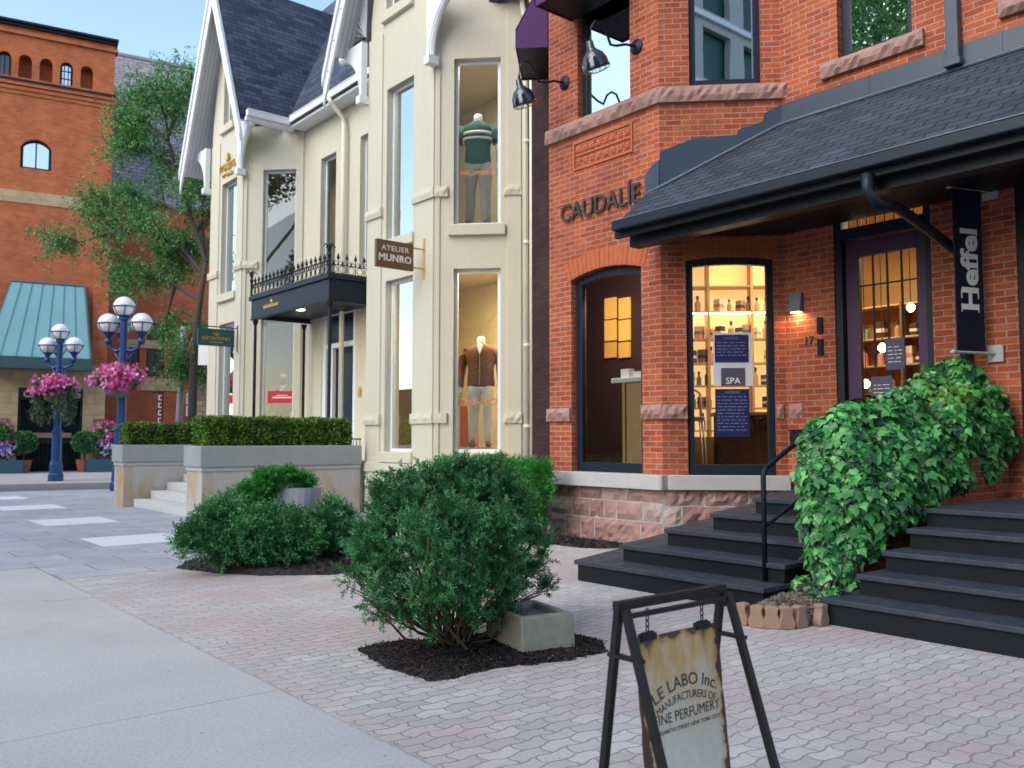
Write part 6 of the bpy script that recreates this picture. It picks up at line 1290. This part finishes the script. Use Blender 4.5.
# hedge beneath the boutique windows
hz = [(x, y, 15, d_) for x, y, d_ in ((450, 462, .2), (468, 460, .1), (486, 460, 0), (504, 460, 0), (520, 461, 0), (536, 462, -.1), (548, 465, -.1), (470, 478, 0), (500, 480, -.1), (530, 482, -.1), (547, 485, -.15), (440, 476, .2), (515, 500, -.1), (540, 505, -.1))]
hz = [(x-5, y+12, 13, d_) for x, y, _, d_ in hz]
P_ = []
for x, y, rp_, dd_ in hz:
    p = onX(x, y, 8.25+dd_*.6); dep = math.sin(YAW)*p[0]+math.cos(YAW)*p[1]; P_.append((*p, rp_/F*dep*.8))
shrub('low_hedge', 'bright green loose hedge below the boutique windows, left of the red brick bay', (8.3, 10.4, .05), P_, 'juniper', 5200, 16, 1.5, seed=6, nw=.0065)
# concrete block in the mulch
cbk = root('concrete_planter', (4.0, 4.6, 0), 'small rough concrete block planter leaning in the mulch beside the big yew', 'planter')
P0 = Vector(onZ(523, 657, 0)); P1 = Vector(onZ(576, 650, 0)); P3 = Vector(onZ(486, 640, 0)); P2 = P1+(P3-P0); hgt = .245; Z = Vector((0, 0, hgt)); lean = Vector((.0, .02, 0))
inn = lambda p, c, f: c+(p-c)*f
cc = (P0+P1+P2+P3)/4; bs4 = [P0, P1, P2, P3]; tp = [p+Z+lean for p in bs4]; ti = [inn(p, cc+Z, .74) for p in tp]; bi = [p-Vector((0, 0, .1)) for p in ti]
mb = MB(); mb.mesh(bs4+tp+ti+bi, [(0, 1, 2, 3)]+[(i, (i+1) % 4, 4+(i+1) % 4, 4+i) for i in range(4)]+[(4+i, 4+(i+1) % 4, 8+(i+1) % 4, 8+i) for i in range(4)]+[(8+i, 8+(i+1) % 4, 12+(i+1) % 4, 12+i) for i in range(4)]+[(12, 13, 14, 15)])
mb.build('trough', plain('aged_concrete', (.27, .26, .21), .95, .35, 12, .9, bscale=50), cbk, bevel=.012)
mb = MB(); mb.mesh([p+Vector((0, 0, .055)) for p in bi], [(0, 1, 2, 3)]); mb.build('soil', M['soil'], cbk)
# ================================================================== IVY
wb = root('stair_wall', (8.2, 3.95, 0), 'low red brick stair wall overgrown by ivy between the two black flights', 'wall')
mb = MB(); mb.hexa([(6.75, 3.78, 0), (9.88, 3.78, 0), (9.88, 4.05, 0), (6.75, 4.05, 0), (6.75, 3.78, .85), (9.88, 3.78, 1.5), (9.88, 4.05, 1.5), (6.75, 4.05, .85)]); mb.build('brickwork', M['red_brick'], wb)
def ivy(label, blobs, n, mat, seed, sz=.085, stems=True):
    R = np.random.default_rng(seed); B = []
    for x, y, X, rp_ in blobs:
        p = onX(x, y, X); dep = math.sin(YAW)*p[0]+math.cos(YAW)*p[1]; B.append((*p, rp_/F*dep))
    B = np.array(B); idx = R.choice(len(B), n, p=B[:, 3]**2/(B[:, 3]**2).sum()); D = unit(R.normal(size=(n, 3))+np.array([-.5, -.35, .3]))
    P = B[idx, :3]+D*B[idx, 3][:, None]*np.array([1, .8, 1])*R.uniform(.72, 1.13, n)[:, None]
    dd = np.linalg.norm((P[:, None, :]-B[None, :, :3]), axis=2)/B[None, :, 3]; k = dd.min(1) > .6; k &= P[:, 0] < 9.85; k &= P[:, 2] > .03; P, D = P[k], D[k]
    r = root('ivy', tuple(B[:, :3].mean(0)*np.array([1, 1, 0])), label, 'ivy')
    # overlapping leaves hang downwards, faces turned outwards
    A = unit(np.array([0, 0, -1.])+D*.35+R.normal(size=D.shape)*.38); Nn = unit(D+np.array([-.15, -.1, .45])+R.normal(size=D.shape)*.28); s = sz*R.uniform(.45, 1.5, len(P))
    leaves('foliage', M[mat], P, A, Nn, s, s*R.uniform(.8, 1.1, len(P)), r, 'ivy')
    mb = MB()
    for q in range(26):
        i = R.integers(0, len(B)); j = np.argsort(np.linalg.norm(B[:, :3]-B[i, :3], axis=1))[1]; a, b = B[i, :3], B[j, :3]; mb.tube([a+R.normal(size=3)*.05, (a+b)/2+R.normal(size=3)*.06, b+R.normal(size=3)*.05], .007, 4)
    g = np.array([7.0, 4.0, .0]); 
    for q in range(7): i = R.integers(0, len(B)); mb.tube([(6.72+R.uniform(0, .3), 3.95+R.uniform(-.1, .2), 0), (6.8, 4.0, .4), tuple(B[i, :3])], [.013, .01, .006], 5)
    mb.build('stems', M['bark'], r)
ib = [(822, 445, 6.9, 26), (820, 480, 6.75, 26), (825, 515, 6.7, 28), (828, 550, 6.7, 24), (826, 578, 6.65, 16), (850, 425, 7.2, 24), (850, 460, 7.0, 34), (855, 500, 6.95, 36), (850, 540, 6.85, 26), (880, 425, 7.6, 28), (885, 460, 7.4, 34), (890, 495, 7.3, 30), (872, 520, 7.1, 22), (905, 415, 8.1, 28), (915, 450, 8.0, 32), (920, 480, 7.9, 26), (930, 400, 8.7, 28), (945, 430, 8.6, 32), (945, 465, 8.5, 28), (838, 568, 6.7, 16), (840, 428, 7.0, 20), (905, 505, 7.6, 16), (812, 462, 6.8, 16), (814, 500, 6.75, 15), (806, 450, 6.8, 8), (808, 528, 6.7, 9), (862, 412, 7.3, 11), (888, 404, 7.8, 10), (918, 510, 7.6, 9), (930, 500, 7.9, 9), (872, 545, 7.0, 10), (852, 582, 6.75, 9), (832, 600, 6.5, 7), (815, 432, 6.9, 9)]
ivy('dense glossy ivy cascading over the stair wall beside the left black flight', ib, 12000, 'ivy', 5, .072)
ib2 = [(965, 405, 9.2, 24), (975, 430, 9.3, 28), (980, 455, 9.4, 22), (958, 375, 9.4, 18), (990, 400, 9.6, 16), (996, 425, 9.6, 18), (975, 375, 9.6, 10), (1003, 440, 9.7, 14), (945, 372, 9.3, 12), (930, 380, 9.0, 12), (962, 470, 9.3, 16)]
ivy('darker ivy clump against the brick wall below the navy banner', ib2, 4200, 'ivy', 6, .08)
ib3 = [(925, 395, 8.5, 14), (945, 400, 8.6, 16), (962, 397, 8.8, 12), (910, 400, 8.2, 12)]
ivy('yellow green young ivy shoots on top of the stair wall', ib3, 650, 'ivy_light', 7, .06)
ib4 = [(812, 592, 6.45, 8), (825, 598, 6.4, 8), (800, 582, 6.6, 7), (835, 592, 6.4, 6)]
ivy('small ivy sprigs creeping over the soil bed', ib4, 260, 'ivy', 8, .05)
# soil bed with scalloped edging
mound('soil_bed', [(5.86, 4.22), (5.80, 3.95), (5.92, 3.78), (6.3, 3.74), (7.3, 3.78), (7.3, 4.3), (6.4, 4.32)], .13, M['soil'], 'raised soil bed between the two black flights of steps', 'flower bed', 4500, .02, seed=9, chipmat=leafmat('bed_litter', [(.10, .085, .075), (.2, .16, .13), (.3, .24, .19), (.14, .07, .04)], .9, 0., .2))
ep = [Vector(onZ(x, y, 0)) for x, y in ((740, 625), (756, 628), (772, 629.5), (788, 630), (803, 628.5), (817, 625))]
for k, p in enumerate(ep):
    nx = ep[min(k+1, len(ep)-1)]-ep[max(k-1, 0)]; u_ = nx.normalized(); n_ = Vector((-u_.y, u_.x, 0)); 
    if n_.x < 0: n_ = -n_
    w_ = .054; hh = .155; pr_ = []
    for j in range(9):
        a = -w_+2*w_*j/8; pr_.append((a, hh+.012*math.cos(math.pi*a/(2*w_))))
    side = [(w_-.012*math.sin(math.pi*j/6*2), hh*(1-j/6)) for j in range(1, 7)]; sl_ = [(-w_-.012*math.sin(math.pi*j/6*2), hh*j/6) for j in range(0, 6)]
    lp = pr_+side+sl_
    mb = MB(); mb.prism([p+u_*a+Vector((0, 0, z)) for a, z in lp], [p+u_*a+n_*.07+Vector((0, 0, z)) for a, z in lp])
    o = mb.build('edging_stone', plain('edging_clay', (.30, .19, .135), .9, .25, 14, .8) if k == 0 else bpy.data.materials['edging_clay'], loc=tuple(p), bevel=.008)
    tag(o, 'tan scalloped edging stone, number %s from the left along the soil bed' % ['one', 'two', 'three', 'four', 'five', 'six'][k], 'edging stone', 'scalloped edging stones of the soil bed')
# handrail
hr = root('handrail', (6.49, 4.45, .2), 'black tubular handrail rising beside the left black flight into the ivy', 'handrail')
a = Vector(onY(765, 577, 4.45)); b = Vector(onY(763, 470, 4.45)); mb = MB()
mb.tube([(a.x, 4.45, .2), (a.x, 4.45, 1.08), (a.x+.015, 4.45, 1.13), (a.x+.06, 4.45, 1.17), (7.06, 4.45, 1.40), (7.9, 4.45, 1.76), (8.05, 4.45, 1.79), (9.1, 4.45, 1.8)], .022, 12); mb.build('top_rail', M['black_paint'], hr, smooth=True)
mb = MB(); mb.tube([(a.x, 4.45, .66), (7.12, 4.45, .9), (7.8, 4.45, 1.18)], .018, 10); mb.build('mid_rail', M['black_paint'], hr, smooth=True)
mb = MB(); mb.tube([(8.05, 4.45, .83), (8.05, 4.45, 1.78)], .02, 10); mb.build('post', M['black_paint'], hr, smooth=True)
mb = MB(); mb.lathe((a.x, 4.45, .2), [(.045, 0), (.045, .008), (.025, .012)], 14); mb.build('foot_plate', M['black_paint'], hr)

# ================================================================== A-FRAME SIGN
sg = root('sandwich_board', (2.33, 1.95, 0), 'rusty black metal A-frame with a hanging stained enamel panel reading LE LABO', 'sidewalk sign')
XL, XR, ZT_, YT = 2.078, 2.605, .872, 1.955
t_ = .0145
def bar(mb, p, q, t=t_):
    mb.tube([p, q], t*1.35, 4)
def sqbar(p, q, hx, hy, up=None):
    """square bar between two points"""
    p, q = Vector(p), Vector(q); d_ = (q-p).normalized(); a = Vector((1, 0, 0)) if abs(d_.x) < .7 else Vector((0, 1, 0)); a = (a-d_*a.dot(d_)).normalized(); b = d_.cross(a)
    return [p+a*hx+b*hy, p-a*hx+b*hy, p-a*hx-b*hy, p+a*hx-b*hy, q+a*hx+b*hy, q-a*hx+b*hy, q-a*hx-b*hy, q+a*hx-b*hy]
# far frame (leans away): nearly upright in the view; near frame leans towards the camera
for nm, y0, y1, z0 in (('rear_frame', YT+.016, 2.09, ZT_), ('front_frame', YT-.014, 1.66, ZT_-.03)):
    ins = 0 if nm == 'rear_frame' else .0; x0, x1 = (XL, XR)
    fr_ = MB(); fr_.hexa(sqbar((x0-t_, y0, z0), (x1+t_, y0, z0), t_*.95, t_) if ins == 0 and nm == 'rear_frame' else sqbar((x0+t_, y0, z0), (x1-t_, y0, z0), .008, .008)); o = fr_.build(nm, M['rust_iron'], sg, bevel=.002)
    for x in (x0, x1): mb = MB(); mb.hexa(sqbar((x, y0, z0+(.02 if nm != 'rear_frame' else -t_*.9)), (x, y1, .0), t_*.85, t_*.85)); mb.build('leg', M['rust_iron'], o, bevel=.002)
for x in (XL, XR):
    zz = .715; yr_ = YT+.016+(2.09-YT-.016)*(ZT_-zz)/ZT_; yf = YT-.014-(YT-.014-1.66)*(ZT_-zz)/ZT_
    mb = MB(); mb.hexa(sqbar((x, yr_+.02, zz), (x, yf-.02, zz), .012, .006)); mb.build('brace', M['rust_iron'], sg)
# chains
PX0, PX1, PZ1, PZ0 = 2.135, 2.555, .762, .12
yp = YT; SH = .10      # the panel swings forward a little at its foot
for x in (2.195, 2.475):
    z = ZT_-.02; mb = MB(); k = 0
    while z > PZ1+.012:
        pts = [(x+(.006*math.cos(t) if k % 2 else 0), yp+(0 if k % 2 else .006*math.cos(t)), z-.011+.012*math.sin(t)) for t in np.linspace(0, 2*math.pi, 11)]; mb.tube(pts, .0022, 5, cap=False); z -= .0185; k += 1
    mb.build('chain', M['rust_iron'], sg)
    mb = MB(); mb.box(x-.035, yp-.012, PZ1-.012, x+.035, yp+.012, PZ1+.012); mb.tube([(x-.03, yp, PZ1+.012), (x+.03, yp, PZ1+.012)], .006, 6); mb.build('clip', M['iron'], sg, bevel=.003)
m, n, bs = newmat('stained_enamel'); v = objc(n)
cx0, cx1 = PX0-2.33, PX1-2.33
sp = N(n, 'ShaderNodeSeparateXYZ'); n.links.new(v, sp.inputs[0]); X_, Z_ = sp.outputs[0], sp.outputs[2]
ex = math_(n, 'MINIMUM', math_(n, 'SUBTRACT', X_, cx0), math_(n, 'SUBTRACT', cx1, X_)); et = math_(n, 'SUBTRACT', PZ1, Z_)
e = math_(n, 'MINIMUM', ex, et); nf = noise(n, v, 9, 6, .65); nf2 = noise(n, v, 22, 5, .7)
e2 = math_(n, 'SUBTRACT', e, math_(n, 'MULTIPLY', math_(n, 'SUBTRACT', nf, .42), .16))
c = mix(n, ramp(n, nf2, [(.3, 0.), (.7, 1.)]), (.50, .49, .40), (.60, .59, .52))
tz = math_(n, 'ADD', et, math_(n, 'MULTIPLY', nf, .34)); top_st = ramp(n, tz, [(.26, 1.), (.56, 0.)])
mpn = N(n, 'ShaderNodeMapping'); mpn.inputs['Scale'].default_value = (7, 1, 2.4); n.links.new(v, mpn.inputs[0]); dr_ = noise(n, mpn.outputs[0], 2.2, 4, .6)
c = mix(n, math_(n, 'MULTIPLY', top_st, ramp(n, dr_, [(.3, .3), (.55, 1.)])), c, (.50, .30, .09))
c = mix(n, ramp(n, e2, [(.0, 1.), (.028, 0.)]), c, (.38, .17, .04)); c = mix(n, ramp(n, e2, [(-.012, 1.), (.008, 0.)]), c, (.05, .022, .012))
for hx in (2.195-2.33, 2.475-2.33, 2.31-2.33):    # dark runs below the clips
    dx = math_(n, 'ABSOLUTE', math_(n, 'SUBTRACT', X_, hx)); q_ = math_(n, 'ADD', math_(n, 'ADD', math_(n, 'MULTIPLY', dx, 2.0), et), math_(n, 'MULTIPLY', dr_, .16)); c = mix(n, ramp(n, q_, [(.10 if hx != 2.31-2.33 else .07, .92), (.17 if hx != 2.31-2.33 else .1, 0.)]), c, (.06, .025, .012))
n.links.new(c, bs.inputs['Base Color']); bs.inputs['Roughness'].default_value = .45; bump(n, bs, nf2, .15, .003)
nzp = 12; pan = MB(); lz = np.linspace(PZ0, PZ1, nzp+1); R = random.Random(3)
xl = [PX0+R.uniform(-.003, .003) for _ in lz]; xr = [PX1+R.uniform(-.003, .003) for _ in lz]; slope = .0
vs_ = []
for yy in (yp-.003, yp+.003):
    for i in range(nzp+1): vs_ += [(xl[i], yy-SH*(PZ1-lz[i]), lz[i]), (xr[i], yy-SH*(PZ1-lz[i]), lz[i])]
m2 = (nzp+1)*2; fs_ = []
for i in range(nzp): fs_ += [(2*i, 2*i+1, 2*i+3, 2*i+2), (m2+2*i+2, m2+2*i+3, m2+2*i+1, m2+2*i), (2*i, 2*i+2, m2+2*i+2, m2+2*i), (2*i+1, m2+2*i+1, m2+2*i+3, 2*i+3)]
fs_ += [(0, m2, m2+1, 1), (2*nzp, 2*nzp+1, m2+2*nzp+1, m2+2*nzp)]
panel = pan.mesh(vs_, fs_).build('hanging_panel', m, sg)
pc = (PX0+PX1)/2; ink = plain('ink', (.02, .02, .022), .6, .2, 30, 0)
def arct(s, size, zc, rad, wd, off=0.):
    vs, _ = text_mesh(s, 1., off=off); w_ = max(v[0] for v in vs)-min(v[0] for v in vs); k = wd/w_; mb = MB()
    def fn(x, y, h):
        a = x*k/rad if rad else 0; yy = y*size
        z = zc+(math.cos(a)*(rad+yy)-rad if rad else yy); return (pc+.012+(math.sin(a)*(rad+yy) if rad else x*k), yp-.0036-h-SH*(PZ1-z), z)
    put_text(mb, s, 1., fn, .0006, off=off); mb.build('lettering', ink, panel)
arct('LE LABO Inc.', .056, .583, .34, .325, .004)
arct('MANUFACTURERS OF', .036, .541, .34, .30, .0)
arct('FINE PERFUMERY', .046, .482, 0, .335, .0)
arct('ELIZABETH STREET NEW YORK CITY', .018, .452, 0, .33, .0)
# small scattered leaves and litter on the paving
lit = MB(); R = random.Random(12)
P = np.array([onZ(R.uniform(150, 1000), R.uniform(590, 765), .012) for _ in range(70)]+[onZ(R.uniform(380, 600), R.uniform(640, 668), .06) for _ in range(60)])
o = leaves('fallen_leaves', leafmat('dry_leaf', [(.35, .2, .06), (.2, .09, .04), (.06, .05, .04), (.4, .3, .12)], .8, 0), P, rdir(len(P))*np.array([1, 1, .1]), rdir(len(P))*.3+np.array([0, 0, 1]), rng.uniform(.006, .022, len(P)), rng.uniform(.005, .012, len(P)), shape='dia', loc=(4, 4, 0))
tag(o, 'scattered tiny dry leaves on the brick paving and mulch', 'fallen leaves', kind='stuff')
